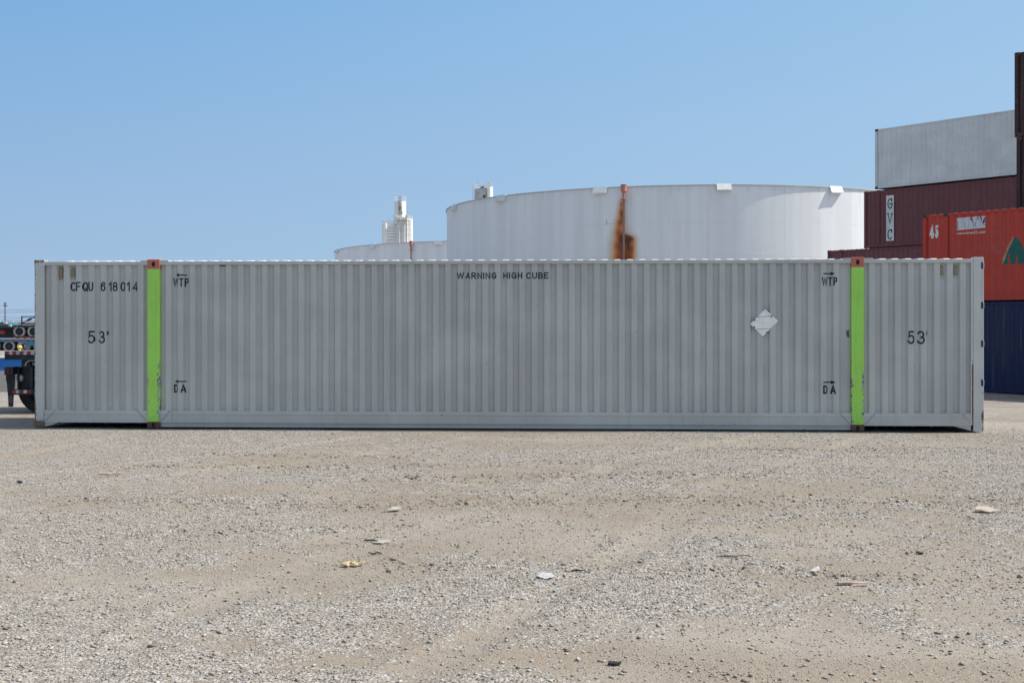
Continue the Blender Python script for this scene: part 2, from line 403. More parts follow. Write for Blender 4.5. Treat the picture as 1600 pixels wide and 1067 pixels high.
# loose stones: one uncountable mass
def stones(name, n, xr, yr, smin, smax, seed, mat, dens, power=2.6):
    rs = np.random.default_rng(seed)
    u = rs.random(n*4); yy = yr[0]+(yr[1]-yr[0])*u**1.0
    xx = xr[0]+(xr[1]-xr[0])*rs.random(n*4)
    keep = (np.abs(xx) < .47*yy+1.2) & (rs.random(n*4) < dens(xx, yy))
    xx = xx[keep][:n]; yy = yy[keep][:n]; m = len(xx)
    s = smin*(1-rs.random(m)*(1-(smin/smax)**power))**(-1/power)
    base = np.array([[1,0,0],[-1,0,0],[0,1,0],[0,-1,0],[.1,.1,.75],[0,0,-.6],[.6,.6,.35],[-.6,.55,.4],[-.55,-.6,.3],[.6,-.55,.4]], float)
    import itertools
    # 12-face hull from top/bottom fan around eight rim points
    ring = [0,6,2,7,1,8,3,9]
    fs = []
    for i in range(8):
        a, b = ring[i], ring[(i+1) % 8]; fs.append((4, a, b)); fs.append((5, b, a))
    fs = np.array(fs)
    P = base[None]*(1+.38*(rs.random((m, 10, 1))-.5)*2) + .16*(rs.random((m,10,3))-.5)
    sq = np.stack([1+.5*(rs.random(m)-.3), 1-.3*rs.random(m), .55+.45*rs.random(m)], 1)
    P = P*sq[:,None]*s[:,None,None]*.5
    an = rs.random(m)*2*math.pi; ti = (rs.random(m)-.5)*1.0
    ct, st = np.cos(ti)[:,None], np.sin(ti)[:,None]
    x, y, z = P[...,0], P[...,1]*ct-P[...,2]*st, P[...,1]*st+P[...,2]*ct
    ca, sa = np.cos(an)[:,None], np.sin(an)[:,None]
    X = x*ca-y*sa + xx[:,None]; Yv = x*sa+y*ca + yy[:,None]; Z = z + (hgt(xx, yy)+s*.12)[:,None]
    co = np.stack([X, Yv, Z], -1).reshape(-1,3).astype(np.float32)
    F_ = (fs[None]+10*np.arange(m)[:,None,None]).reshape(-1,3).astype(np.int32)
    me = bpy.data.meshes.new(name); me.vertices.add(len(co)); me.vertices.foreach_set('co', co.ravel())
    me.loops.add(F_.size); me.loops.foreach_set('vertex_index', F_.ravel())
    me.polygons.add(len(F_)); me.polygons.foreach_set('loop_start', np.arange(0, F_.size, 3, dtype=np.int32))
    me.polygons.foreach_set('loop_total', np.full(len(F_), 3, dtype=np.int32)); me.update(calc_edges=True)
    at = me.attributes.new('tone', 'FLOAT', 'POINT'); at.data.foreach_set('value', np.repeat(rs.random(m), 10).astype(np.float32))
    me.materials.append(mat); o = bpy.data.objects.new(name, me); C.objects.link(o); return o
def stonemat():
    g = N('crushed_stone'); t = g.n('ShaderNodeAttribute', attribute_name='tone').outputs['Fac']
    q = g.n('ShaderNodeValToRGB'); g.l(t, q.inputs[0]); e = q.color_ramp.elements
    e[0].position = 0; e[0].color = (.13,.115,.10,1); e[1].position = 1; e[1].color = (.52,.50,.465,1)
    for p, c in ((.12,(.21,.195,.17)), (.45,(.315,.285,.24)), (.8,(.40,.365,.315))):
        k = e.new(p); k.color = (*c, 1)
    c = g.mix(g.math('MULTIPLY', g.noise(90, 3, .6), .4), q.outputs[0], (.36,.31,.25))
    return g.set(c, .9, 0, .2)
MS = stonemat()
st1 = stones('loose_gravel', 300000, (-11, 11), (5, 21.5), (.006), .034, 3, MS, lambda x, y: (.34+.66*gravel_mask(x, y)**1.3+.4*rut_mask(x, y))*np.clip(12/y, .4, 1), 2.5)
st2 = stones('dirt_clods', 9000, (-8, 8), (6, 19), .014, .055, 11, plain('dry_dirt_clod', (.235,.185,.135), .95, 0, .2, 30), lambda x, y: np.clip(rut_mask(x, y)**1.5*.9+.012, 0, 1), 2.4)
st2['kind'] = 'stuff'; st2['label'] = 'brown dirt clods thrown up along tyre ruts'; st2['category'] = 'dirt'
st1['kind'] = 'stuff'; st1['label'] = 'loose crushed stones scattered over the dusty yard'; st1['category'] = 'gravel'

# ------------------------------------------------------------------ corrugation
def prof_points(u0, u1, p, d, phase=0.0, fr=(.36,.20,.26,.18)):
    """list of (u, depth): outer flat, slope in, inner flat, slope out; starts and ends on the inner level"""
    ks = np.cumsum((0,)+fr)
    pts = [(u0, d)]
    u = u0+phase
    while u + p*ks[2] < u1-.015:
        pts += [(u-p*fr[3], d), (u, 0), (u+p*ks[1], 0), (u+p*ks[2], d)]
        u += p
    pts.append((u1, d))
    return pts
def prof_depth(pts, u):
    for (a, da), (b, db) in zip(pts, pts[1:]):
        if a <= u <= b: return da if b-a < 1e-9 else da+(db-da)*(u-a)/(b-a)
    return 0
def sheet(mb, pts, z0, z1, yo, sgn=1, t=.0, wob=0, nz=1, seed=0):
    """corrugated sheet in the x-z plane, depth along sgn*y"""
    n = len(mb.v); m = len(pts); rs = random.Random(seed)
    for k in range(nz+1):
        z = z0+(z1-z0)*k/nz
        for i, (u, d) in enumerate(pts):
            wv = wob*(math.sin(u*1.7+seed+z*2.1)+math.sin(u*4.1+z*3.3+seed))*math.sin(math.pi*k/nz) + (wob*.6*(rs.random()-.5) if 0 < k < nz else 0)
            mb.v.append((u, yo+sgn*(d+wv), z))
    for k in range(nz):
        for i in range(m-1):
            a = n+k*m+i; f = (a, a+1, a+m+1, a+m); mb.f.append(f if sgn > 0 else f[::-1])
    return mb

def fit_text(txt, u0, u1, z0, z1, bold=0.0, keep=False, spacing=1.0, shear=0):
    cu = bpy.data.curves.new('t', 'FONT'); cu.body = txt; cu.size = 1; cu.offset = bold; cu.space_character = spacing; cu.shear = shear
    cu.fill_mode = 'FRONT'; cu.resolution_u = 5
    ob = bpy.data.objects.new('t', cu); C.objects.link(ob); bpy.context.view_layer.update()
    dg = bpy.context.evaluated_depsgraph_get(); me = bpy.data.meshes.new_from_object(ob.evaluated_get(dg))
    bm = bmesh.new(); bm.from_mesh(me); bpy.data.objects.remove(ob); bpy.data.curves.remove(cu); bpy.data.meshes.remove(me)
    xs_ = [v.co.x for v in bm.verts]; ys_ = [v.co.y for v in bm.verts]
    a, b, c, d = min(xs_), max(xs_), min(ys_), max(ys_)
    for v in bm.verts:
        v.co = Vector((u0+(v.co.x-a)/(b-a)*(u1-u0), 0, z0+(v.co.y-c)/(d-c)*(z1-z0)))
    return bm
def arc_(cx, cy, rx, ry, a0, a1, n=14):
    return [(cx+rx*math.cos(R(a0+(a1-a0)*i/n)), cy+ry*math.sin(R(a0+(a1-a0)*i/n))) for i in range(n+1)]
GL = {
 'C': (.62, [arc_(.52,.5,.52,.5,42,318,20)]), 'F': (.55, [[(1,1),(0,1),(0,0)], [(0,.52),(.88,.52)]]),
 'Q': (.68, [arc_(.5,.5,.5,.5,0,360,28), [(.58,.27),(1,-.02)]]), 'U': (.6, [[(0,1)]+arc_(.5,.36,.5,.36,180,360)+[(1,1)]]),
 '6': (.55, [arc_(.5,.33,.5,.33,0,360,24), arc_(.58,.45,.58,.55,195,42,14)]), '1': (.28, [[(0,.76),(.5,.86),(1,1),(1,0)]]),
 '8': (.55, [arc_(.5,.75,.42,.25,0,360,22), arc_(.5,.27,.5,.27,0,360,22)]), '0': (.55, [arc_(.5,.5,.5,.5,0,360,28)]),
 '4': (.58, [[(.74,0),(.74,1),(0,.28),(1,.28)]]), '5': (.55, [[(.92,1),(.2,1),(.08,.50)]+arc_(.48,.33,.52,.33,128,-155,18)]),
 '3': (.55, [arc_(.47,.75,.43,.25,160,-80,14)+arc_(.48,.27,.52,.27,80,-160,16)]), "'": (.02, [[(0,1),(0,.72)]]),
 'W': (1.05, [[(0,1),(.25,0),(.5,.97),(.75,0),(1,1)]]), 'A': (.64, [[(0,0),(.5,1),(1,0)], [(.19,.31),(.81,.31)]]),
 'R': (.6, [[(0,0),(0,1),(.6,1)]+arc_(.62,.74,.36,.26,90,-90,10)+[(0,.48)], [(.55,.48),(1,0)]]), 'N': (.6, [[(0,0),(0,1),(1,0),(1,1)]]),
 'I': (.02, [[(0,0),(0,1)]]), 'G': (.66, [arc_(.52,.5,.52,.5,42,330,20)+[(1,.22),(1,.47),(.55,.47)]]),
 'H': (.6, [[(0,0),(0,1)], [(1,0),(1,1)], [(0,.5),(1,.5)]]), 'E': (.55, [[(1,1),(0,1),(0,0),(1,0)], [(0,.52),(.9,.52)]]),
 'B': (.58, [[(0,0),(0,1),(.55,1)]+arc_(.56,.76,.36,.24,90,-90,10)+[(0,.52)], [(.5,.52)]+arc_(.58,.26,.42,.26,90,-90,10)+[(0,0)]]),
 'T': (.6, [[(0,1),(1,1)], [(.5,1),(.5,0)]]), 'D': (.6, [[(0,0),(0,1),(.42,1)]+arc_(.45,.5,.55,.5,90,-90,14)+[(0,0)]]),
 'P': (.56, [[(0,0),(0,1),(.58,1)]+arc_(.6,.73,.4,.27,90,-90,12)+[(0,.46)]]), 'V': (.62, [[(0,1),(.5,0),(1,1)]]),
}
def serif(ch):
    w_, st = GL[ch]; st = list(st)
    if ch == 'V': st += [[(-.1,1),(.14,1)], [(.86,1),(1.1,1)]]
    if ch == 'G': st += [[(.4,.47),(1.15,.47)], [(.93,.72),(.93,1)]]
    if ch == 'C': st += [[(.93,.72),(.93,1)]]
    return w_, st
def stroke_text(txt, u0, u1, z0, z1, t=.13, gap=.16, ser=False):
    """stencil-like capitals drawn with strokes of even width; t is the stroke width over the height"""
    H_ = z1-z0; tw = t*H_
    ws = [(serif(c) if ser else GL[c])[0] for c in txt]; nat = sum(ws); gaps = gap*(len(txt)-1)
    avail = (u1-u0) - tw*len(txt); kx = avail/(nat+gaps)
    polys = []; lifts = []; x = u0
    for c, w_ in zip(txt, ws):
        for si, pl in enumerate((serif(c) if ser else GL[c])[1]):
            P = [Vector((x+tw/2+p[0]*w_*kx, z0+tw/2+p[1]*(H_-tw))) for p in pl]; n = len(P)
            closed = (P[0]-P[-1]).length < 1e-5
            off = []
            for i in range(n):
                a = P[i]-P[i-1] if i > 0 else (P[-1]-P[-2] if closed else P[1]-P[0])
                b = P[i+1]-P[i] if i < n-1 else (P[1]-P[0] if closed else P[-1]-P[-2])
                a = a.normalized(); b = b.normalized(); na = Vector((-a.y, a.x)); nb = Vector((-b.y, b.x)); m_ = na+nb
                m_ = m_.normalized() if m_.length > 1e-4 else na; off.append(m_*(tw/2/max(.42, m_.dot(na))))
            for i in range(n-1):
                e0 = P[i]; e1 = P[i+1]; d = (e1-e0).normalized()*tw/2
                A0 = e0-(d if (i == 0 and not closed) else d*0); A1 = e1+(d if (i == n-2 and not closed) else d*0)
                polys.append([tuple(A0+off[i]), tuple(A0-off[i]), tuple(A1-off[i+1]), tuple(A1+off[i+1])]); lifts.append(si*.0008+i*.00003 if n > 6 else si*.0008+i*.0002)
        x += tw+(w_+gap)*kx
    return poly_bm(polys, lifts)
def poly_bm(polys, lift=None):
    bm = bmesh.new()
    for i, P in enumerate(polys):
        bm.faces.new([bm.verts.new((u, (lift[i] if lift else 0), z)) for u, z in P])
    return bm
def decal(name, bm, pts, yo, mat, parent, off=.0034):
    """cut the flat shape along the folds of the sheet and lay it on the corrugation"""
    if pts:
        us = [v.co.x for v in bm.verts]; a, b = min(us), max(us)
        for (u, _) in pts:
            if a < u < b:
                bmesh.ops.bisect_plane(bm, geom=bm.verts[:]+bm.edges[:]+bm.faces[:], plane_co=(u,0,0), plane_no=(1,0,0))
    for v in bm.verts: v.co.y = yo - off - v.co.y + (prof_depth(pts, v.co.x) if pts else 0)
    for f in bm.faces:
        f.normal_update()
        if f.normal.y > 0: f.normal_flip()
    me = bpy.data.meshes.new(name); bm.to_mesh(me); bm.free(); me.materials.append(mat)
    o = bpy.data.objects.new(name, me); C.objects.link(o); o.parent = parent
    return o
def arrow(u0, u1, z, t, left=True):
    hl = (u1-u0)*.36
    if left: return [[(u0+hl*.8, z-t), (u1, z-t), (u1, z+t), (u0+hl*.8, z+t)], [(u0, z), (u0+hl, z-t*3.1), (u0+hl, z+t*3.1)]]
    return [[(u0, z-t), (u1-hl*.8, z-t), (u1-hl*.8, z+t), (u0, z+t)], [(u1, z), (u1-hl, z+t*3.1), (u1-hl, z-t*3.1)]]

def casting(parent, x0, x1, y0, y1, z0, z1, mat, hole=True, face=-1):
    mb = MB().box(x0, x1, y0, y1, z0, z1); o = mb.build('corner_casting', mat, parent, bevel=.006)
    if hole:
        h = MB(); yc = (y0-.0015) if face < 0 else (y1+.0015); cx, cz = (x0+x1)/2, (z0+z1)/2
        h.poly([(cx+.030*math.cos(t), yc, cz+.045*math.sin(t)) for t in [2*math.pi*i/20 for i in range(20)]][::(1 if face < 0 else -1)])
        h.build('casting_hole', M['hole'], o, fix=False)
    return o
def roof_sheet(L, W, H, u0, u1, mat, parent, p, rise=.0):
    pts = prof_points(u0, u1, p, .02, .1)
    mb = MB(); n = len(pts)
    for j, yy in enumerate((.075, .13, W/2, W-.13, W-.075)):
        for (u, d) in pts: mb.v.append((u, yy, H-.012+rise-d + (.010 if 0 < j < 4 else -.012)))
    for j in range(4):
        for i in range(n-1):
            a = j*n+i; mb.f.append((a, a+1, a+n+1, a+n))
    return mb.build('roof', mat, parent, fix=False)

# ------------------------------------------------------------------ generic stacked container
def container(name, label, origin, dirv, L, H, col, group, posts=(), rust=.5, dirt=.35, pitch=.28, fade=None, roof_sunlit=None, wob=.0016, z0=None):
    root = thing(name, label, 'shipping container', origin, math.atan2(dirv[1], dirv[0]), group)
    W = 2.44
    key = 'paint_'+name+str(len(bpy.data.materials))
    m = paint(key, col, .5, dirt, rust, .9, fade=fade); mr = paint(key+'r', mul(col, .95), .55, .5, min(1, rust+.3), .6)
    segs = []
    edges = [.14]+[q for p_ in posts for q in (p_-.08, p_+.08)]+[L-.14]
    for i in range(0, len(edges), 2): segs.append((edges[i], edges[i+1]))
    allpts = []
    for a, b in segs:
        pts = prof_points(a, b, pitch, .036, .10, (.28,.22,.28,.22)); allpts += pts
        sheet(MB(), pts, .16, H-.09, .012, 1, wob=wob, nz=6, seed=int(L*10+a*3)).build('side_panel', m, root, fix=False)
    pts = prof_points(.14, L-.14, pitch, .036, .10)
    sheet(MB(), pts, .16, H-.09, W-.012, -1).build('side_panel', m, root, fix=False)
    MB().box(.14, L-.14, .004, .07, H-.10, H-.022).build('top_rail', mr, root)
    MB().box(.14, L-.14, .006, .06, .02, .165).build('bottom_rail', mr, root)
    MB().box(.14, L-.14, W-.07, W-.004, H-.10, H-.022).build('top_rail', mr, root)
    MB().box(.14, L-.14, W-.06, W-.006, .02, .165).build('bottom_rail', mr, root)
    MB().box(.1, L-.1, .06, W-.06, .05, .12).build('floor', m, root)
    for x in (0, L-.14):
        for y in (.003, W-.143):
            MB().box(x+(.003 if x == 0 else 0), x+.14-(.003 if x else 0), y, y+.14, .12, H-.12).build('corner_post', mr, root)
    for x in (0, L-.178):
        for y, f in ((0, -1), (W-.162, 1)):
            casting(root, x, x+.178, y, y+.162, 0, .118, M['rust_cast'], True, f)
            casting(root, x, x+.178, y, y+.162, H-.118, H, M['rust_cast'], True, f)
    for p_ in posts:
        for y, f in ((.002, -1), (W-.122, 1)):
            MB().box(p_-.08, p_+.08, y, y+.12, .12, H-.12).build('middle_post', mr, root)
            casting(root, p_-.089, p_+.089, y-.002, y+.16, H-.118, H+.001, M['rust_cast'], True, f)
            casting(root, p_-.089, p_+.089, y-.002, y+.16, 0, .118, M['rust_cast'], True, f)
    # ends: corrugated end wall at x=0, doors at x=L
    e = MB(); ep = prof_points(.14, W-.14, .25, .04, .1)
    n = len(ep)
    for z in (.16, H-.12):
        for (u, d) in ep: e.v.append((.03+d, u, z))
    for i in range(n-1): e.f.append((i, i+n, i+n+1, i+1))
    e.build('end_panel', m, root, fix=False)
    MB().box(.01, .07, .14, W-.14, H-.14, H-.02).build('end_rail', mr, root); MB().box(.01, .07, .14, W-.14, .02, .17).build('end_rail', mr, root)
    for k in (0, 1):
        d = MB().box(L-.09, L-.04, .145+k*(W/2-.14)+.003, W/2+k*(W/2-.145)-.003, .13, H-.13).build('door', m, root)
        bar = MB()
        for q in (.35, .85): bar.tube((L-.012, .14+k*(W/2-.1)+q*.95, .1), (L-.012, .14+k*(W/2-.1)+q*.95, H-.1), .016)
        bar.build('lock_bar', M['steel'], d)
    MB().box(L-.12, L-.012, .14, W-.14, H-.13, H-.02).build('end_rail', mr, root); MB().box(L-.12, L-.012, .14, W-.14, .02, .13).build('end_rail', mr, root)
    roof_sheet(L, W, H, .18, L-.18, roof_sunlit or m, root, pitch)
    return root, allpts

XVP = -765.0
th = math.atan(F/(800-XVP)); DV = (math.cos(th), -math.sin(th))
def s_of(x, P, yo=0):      # distance along a row line through P at which pixel column x is met
    k = (x-800)/F; return (k*P[1]-P[0])/(DV[0]-k*DV[1])
def z_of(y, P, s): return CZ-(y-HY)*(P[1]+DV[1]*s)/F
PA = (17.99, 63.8); PB = (17.23, 42.8); PC = (13.65, 41.5)
L45, L40 = 13.716, 12.192
GRP = 'stacked shipping containers on the right'
def at(P, s, z): return (P[0]+DV[0]*s, P[1]+DV[1]*s, z)
MAROON = (.155,.045,.05)
# back row (hidden first tier carries the three visible ones)
container('shipping_container', 'maroon container at the very bottom of the back stack, hidden by the long grey one', at(PA, -2.27, -.02), DV, L45, 2.896, MAROON, GRP, (.762+.09, L45-.852))
container('shipping_container', 'maroon container showing only its top edge, left of the red container', at(PA, -2.27, 2.876), DV, L45, 2.896, mul(MAROON, 1.15), GRP, (.852, L45-.852), fade=(.22,.10,.09))
gvc, gpts = container('shipping_container', 'maroon container with the white GVC sign, below the pale grey one', at(PA, 0, 5.775), DV, L45, 2.896, MAROON, GRP, (.852, L45-.852), fade=(.16,.07,.07))
container('shipping_container', 'pale grey container on top of the maroon GVC container', at(PA, .66, 8.74), DV, L40, 3.03, (.66,.675,.655), GRP, (), rust=.12, dirt=.14, pitch=.28, wob=.002)
# dark four-high stack cut by the right edge of the photo
for k, (lab, zz, ds) in enumerate((('dark brown container at the foot of the tallest stack, behind the blue one', -.45, .05), ('dark brown container second in the tallest stack, behind the red one', 2.45, .05),
        ('dark brown container third up in the tallest stack, directly under the topmost one', 5.345, .07), ('topmost dark brown container, highest of all, at the right edge', 8.245, 0))):
    container('shipping_container', lab, at(PB, ds, zz), DV, L40, 2.896, (.045,.018,.017) if k > 1 else MAROON, GRP, (), rust=.8)
# front row
blue_c, _ = container('shipping_container', 'dark navy blue container standing on the gravel under the red one', at(PC, .0, -.335), DV, L45, 2.896, (.002,.012,.060), GRP, (.852, L45-.852), rust=.25)
red_c, rpts = container('shipping_container', 'faded red container marked 45 with a green triangle emblem, on the navy blue one', at(PC, 0, 2.575), DV, L45, 2.896, (.50,.048,.024), GRP, (.852, L45-.852), rust=.55, fade=(.46,.10,.065), roof_sunlit=paint('sunlit_faded_roof_red', (.55,.36,.30)))  # faded roof red, paled further to paint in sunlit rib highlights
red_c.children[0]

def uz(x, y, P, zb): s = s_of(x, P); return s, z_of(y, P, s)-zb
# markings on the red container
u0, z1_ = uz(1452, 353, PC, 2.575); u1, z0_ = uz(1466, 372, PC, 2.575)
decal('lettering', stroke_text('45', u0, u1, z0_, z1_, .18, .2), rpts, .012, M['white_ink'], red_c)
u0, za = uz(1494, 341, PC, 2.575); u1, zb = uz(1539, 337.5, PC, 2.575); _, zc = uz(1494, 360, PC, 2.575); _, zd = uz(1539, 355.8, PC, 2.575)
def wornmat():
    g = N('worn_white_panel'); x, y, z = g.sep()
    v = g.coord((1,1,.22)); a = g.noise(6.5, 5, .75, v); b = g.noise(14, 3, .6, g.coord((1,1,.5)))
    cc = g.mix(g.ramp(b, .42, .55), (.03,.04,.16), (.22,.03,.03)); cc = g.mix(g.ramp(g.noise(9), .55, .62), cc, (.03,.09,.05))
    mid = g.ramp(g.math('ABSOLUTE', g.math('SUBTRACT', z, (za+zc)/2)), .10, .30, .09, -.02)
    return g.set(g.mix(g.ramp(g.math('ADD', a, mid), .60, .64), (.62,.63,.64), cc), .6, 0, .3)
decal('worn_sign', poly_bm([[(u0, zc), (u1, zd), (u1, zb), (u0, za)]]), rpts, .012, wornmat(), red_c)
u0, za = uz(1494, 362, PC, 2.575); u1, zb = uz(1539, 366.5, PC, 2.575); _, z2 = uz(1494, 367, PC, 2.575)
decal('lettering', fit_text('www.hmm21.com', u0, u1, z2, za-.02, .012, shear=.25), rpts, .012, M['white_ink'], red_c)
# green emblem with an orange left edge: a tall peak, cut below by three notches
def e_(x, y): return uz(x, y, PC, 2.575)
ga = [e_(1565.5, 413.5), e_(1574.5, 413), e_(1575.6, 397), e_(1577, 397), e_(1578, 413), e_(1586.2, 412.8), e_(1587.3, 401), e_(1589.2, 401), e_(1590.2, 412.5), e_(1597, 412), e_(1604, 411.5),
      e_(1603, 400), e_(1598, 388), e_(1592, 376), e_(1587, 370), e_(1584, 370.5), e_(1577, 386)]
decal('emblem', poly_bm([ga]), rpts, .012, plain('green_emblem_paint', (.006,.105,.085), .5), red_c)
gb = [e_(1565.5, 413.5), e_(1577, 386), e_(1584, 370.5), e_(1582, 369.5), e_(1579.5, 373), e_(1575.5, 383), e_(1565, 404)]
decal('emblem_edge', poly_bm([gb]), rpts, .012, plain('orange_emblem_paint', (.48,.22,.11), .5), red_c)
# GVC sign
u0, za = uz(1384.8, 306, PA, 5.775); u1, zb = uz(1396.6, 376, PA, 5.775)
sgn = MB().box(u0, u1, -.004, .010, zb, za).build('sign', M['white_dirty'], gvc)
for i, ch in enumerate('GVC'):
    yc = (318.5, 341.5, 366.5)[i]; _, zt = uz(1390, yc-8.2, PA, 5.775); _, zl = uz(1390, yc+8.2, PA, 5.775)
    q = decal('lettering', stroke_text(ch, u0+.075, u1-.075, zl, zt, .105, .1, True), None, -.004, M['ink'], sgn, .003)

# ------------------------------------------------------------------ the long grey container
YAW = math.atan(.88/16.14)
XL, YL = -8.28, 21.64
LM, HM, WM = 16.154, 2.896, 2.6
main = thing('shipping_container', 'long pale grey 53 foot container with two lime green posts, lying across the gravel yard', 'shipping container', (XL, YL, 0), -YAW)
cy, sy = math.cos(YAW), math.sin(YAW)
def U(x):                 # pixel column -> distance along the front face
    k = (x-800)/F; return (k*YL-XL)/(cy+k*sy)
def ZZ(x, y): return CZ-(y-HY)*(YL-sy*U(x))/F
gm, gr = M['grey'], M['grey_rail']
PL0, PL1 = U(230.8), U(249.6); PR0, PR1 = U(1330.3), U(1349.6)
pitch = (U(1302.5)-U(257.7))/54.0
mainpts = []
ZB, ZT = .285, 2.815
SEG = ((U(69.5), PL0, U(79.5)), (PL1, PR0, U(258.0)), (PR1, U(1519), U(1358.7)))
for i, (a, b, f0) in enumerate(SEG):
    pp = (U(214.7)-U(79.5))/7 if i == 0 else ((U(1500.7)-U(1358.7))/7 if i == 2 else pitch)
    pts = prof_points(a+.002, b-.002, pp, .045, f0-a, (.43,.13,.31,.13))
    mainpts += pts
    sheet(MB(), pts, ZB, ZT, .020, 1, wob=.0009, nz=8, seed=i+3).build('side_panel', gm, main, fix=False)
sheet(MB(), prof_points(.17, LM-.2, .2135, .036, .1), .28, ZT, WM-.02, -1).build('side_panel', gm, main, fix=False)
TR0, TR1 = 2.806, 2.868
for a, b in ((.172, PL0-.001), (PL1+.001, PR0-.001), (PR1+.001, LM-.205)):
    MB().box(a, b, .002, .075, TR0, TR1).build('top_rail', gr, main, bevel=.004)
    mid = (a > PL0 and b < PR1)
    # bottom rail: upper flange, web and a small ledge
    zl = .088 if not mid else .092
    prof = [(.014, .300), (.014, .262), (.006, .255), (.006, .232), (.012, .228), (.012, zl+.006), (.004, zl), (.07, zl), (.07, .300)]
    MB().extr(prof, 0, a, b).build('bottom_rail', gr, main)
    if mid: MB().box(a+.003, b-.003, .030, .08, .012, zl-.001).build('lower_rail', gr, main, bevel=.003)
MB().box(.17, LM-.2, WM-.075, WM-.002, TR0, TR1).build('top_rail', gr, main)
MB().box(.17, LM-.2, WM-.07, WM-.006, .088, .30).build('bottom_rail', gr, main)
# end posts
MB().box(0, .168, .002, .15, 0.11, 2.79).build('corner_post', M['post_left'], main, bevel=.006)
casting(main, -.004, .176, -.002, .16, 0, .115, M['post_left'], False)
casting(main, -.004, .176, -.002, .16, 2.785, 2.898, M['post_left'], False)
MB().box(LM-.170, LM, .002, .15, 0.0, 2.896).build('corner_post', M['post_right'], main, bevel=.006)
MB().box(LM-.207, LM-.172, .008, .1, .10, 2.87).build('post_flange', M['post_right'], main, bevel=.003)
for x in (0, LM-.18):
    MB().box(x, x+.18, WM-.16, WM, 0, 2.896).build('corner_post', gr, main, bevel=.006)
for yy in (415, 477, 537, 598):
    zz = ZZ(1536, yy); h = MB().box(LM-.046, LM-.016, -.002, .03, zz-.055, zz+.055).build('door_hinge', M['black_dusty'], main, bevel=.003)
    MB().box(LM-.015, LM+.006, -.006, .024, zz-.045, zz+.045).build('hinge_plate', M['steel'], h, bevel=.003)
# green posts
for a, b in ((PL0, PL1), (PR0, PR1)):
    MB().box(a, b, -.012, .12, .104, 2.745).build('middle_post', M['green'], main, bevel=.006)
    casting(main, a-.003, b+.003, -.016, .15, 2.736, 2.902, M['red_cast'])
    casting(main, a-.006, b+.006, -.016, .15, 0, .102, M['rust_cast'])
    MB().box(a-.13, a-.004, .0, .16, 2.8695, 2.886).box(b+.004, b+.15, .0, .16, 2.8695, 2.886).build('gusset_plate', gr, main, bevel=.003)
    MB().box(a, b, WM-.12, WM+.006, .104, 2.745).build('middle_post', M['green'], main)
    casting(main, a-.003, b+.003, WM-.14, WM+.008, 2.736, 2.902, M['red_cast'], True, 1)
    casting(main, a-.006, b+.006, WM-.14, WM+.008, 0, .102, M['rust_cast'], True, 1)
# weld seams cutting the bottom rail at 45 degrees beside each post, and straight joints
seam = plain('dirty_weld_seam', (.07,.07,.065), .8, 0, .4, 30)
def seam_line(p, q, t=.006):
    (a, b), (c, d) = p, q; dx, dz = c-a, d-b; l = math.hypot(dx, dz); nx, nz = -dz/l*t/2, dx/l*t/2
    return [(a+nx, b+nz), (c+nx, d+nz), (c-nx, d-nz), (a-nx, b-nz)]
sl_ = [seam_line((U(71), .11), (U(86), .298)), seam_line((U(214), .298), (U(228), .115)), seam_line((U(251.5), .115), (U(266), .298)),
       seam_line((U(1312), .298), (U(1327.5), .115)), seam_line((U(1353), .115), (U(1368), .298)), seam_line((U(1504), .298), (U(1517), .13), .004)]
sl_ += [seam_line((U(269), .298), (U(269), .10), .004), seam_line((U(690), .25), (U(690), .235), .02), seam_line((U(1148), .10), (U(1148), .115), .012)]
decal('weld_seam', poly_bm(sl_), None, .004, seam, main, .0012)
# end feet: triangular gussets under the bottom rail
MB().extr([(.176, .012), (.30, .045), (.42, .087), (.176, .087)], 1, .02, .08).build('gusset_plate', gr, main)
MB().extr([(LM-.21, .012), (LM-.33, .045), (LM-.5, .087), (LM-.21, .087)], 1, .02, .08).build('gusset_plate', gr, main)
# underside, cross members and floor
MB().box(.15, LM-.15, .07, WM-.07, .125, .17).build('floor', M['black_dusty'], main)
cm = MB()
for i in range(52): cm.box(.3+i*.3, .34+i*.3, .085, WM-.085, .05, .124)
cm.build('cross_members', M['black_dusty'], main)
# left end wall and right end doors
e = MB(); ep = prof_points(.16, WM-.16, .25, .045, .1); n = len(ep)
for z in (.2, 2.78):
    for (u, d) in ep: e.v.append((.03+d, u, z))
for i in range(n-1): e.f.append((i, i+n, i+n+1, i+1))
e.build('end_panel', gm, main, fix=False)
MB().box(.01, .12, .16, WM-.16, 2.76, 2.88).build('end_rail', gr, main); MB().box(.01, .12, .16, WM-.16, .04, .22).build('end_rail', gr, main)
MB().box(LM-.12, LM-.012, .152, WM-.162, 2.76, 2.88).build('end_rail', gr, main); MB().box(LM-.12, LM-.012, .152, WM-.162, .04, .16).build('end_rail', gr, main)
for k in (0, 1):
    y0 = .155+k*(WM/2-.155)+.004; y1 = y0+WM/2-.165
    d = MB().box(LM-.08, LM-.03, y0, y1, .165, 2.755).build('door', gm, main, bevel=.005)
    bar = MB()
    for q in (.3, .85): bar.tube((LM-.01, y0+q, .1), (LM-.01, y0+q, 2.8), .017)
    bar.build('lock_bar', M['steel'], d)
roof_m = paint('roof_paint', (.56,.56,.54), .5, .3, .2, .3)
rp = prof_points(.2, LM-.22, pitch, .018, U(79.5)+.06, (.40,.08,.44,.08))
mb = MB(); n = len(rp)
for j, yy in enumerate((.045, .055, .10, WM/2, WM-.10, WM-.045)):
    for (u, d) in rp: mb.v.append((u, yy, (2.8695 if j in (0, 5) else 2.881-d+(.004 if j > 1 else 0)+(.012 if j == 3 else 0))))
for j in range(5):
    for i in range(n-1): a = j*n+i; mb.f.append((a, a+1, a+n+1, a+n))
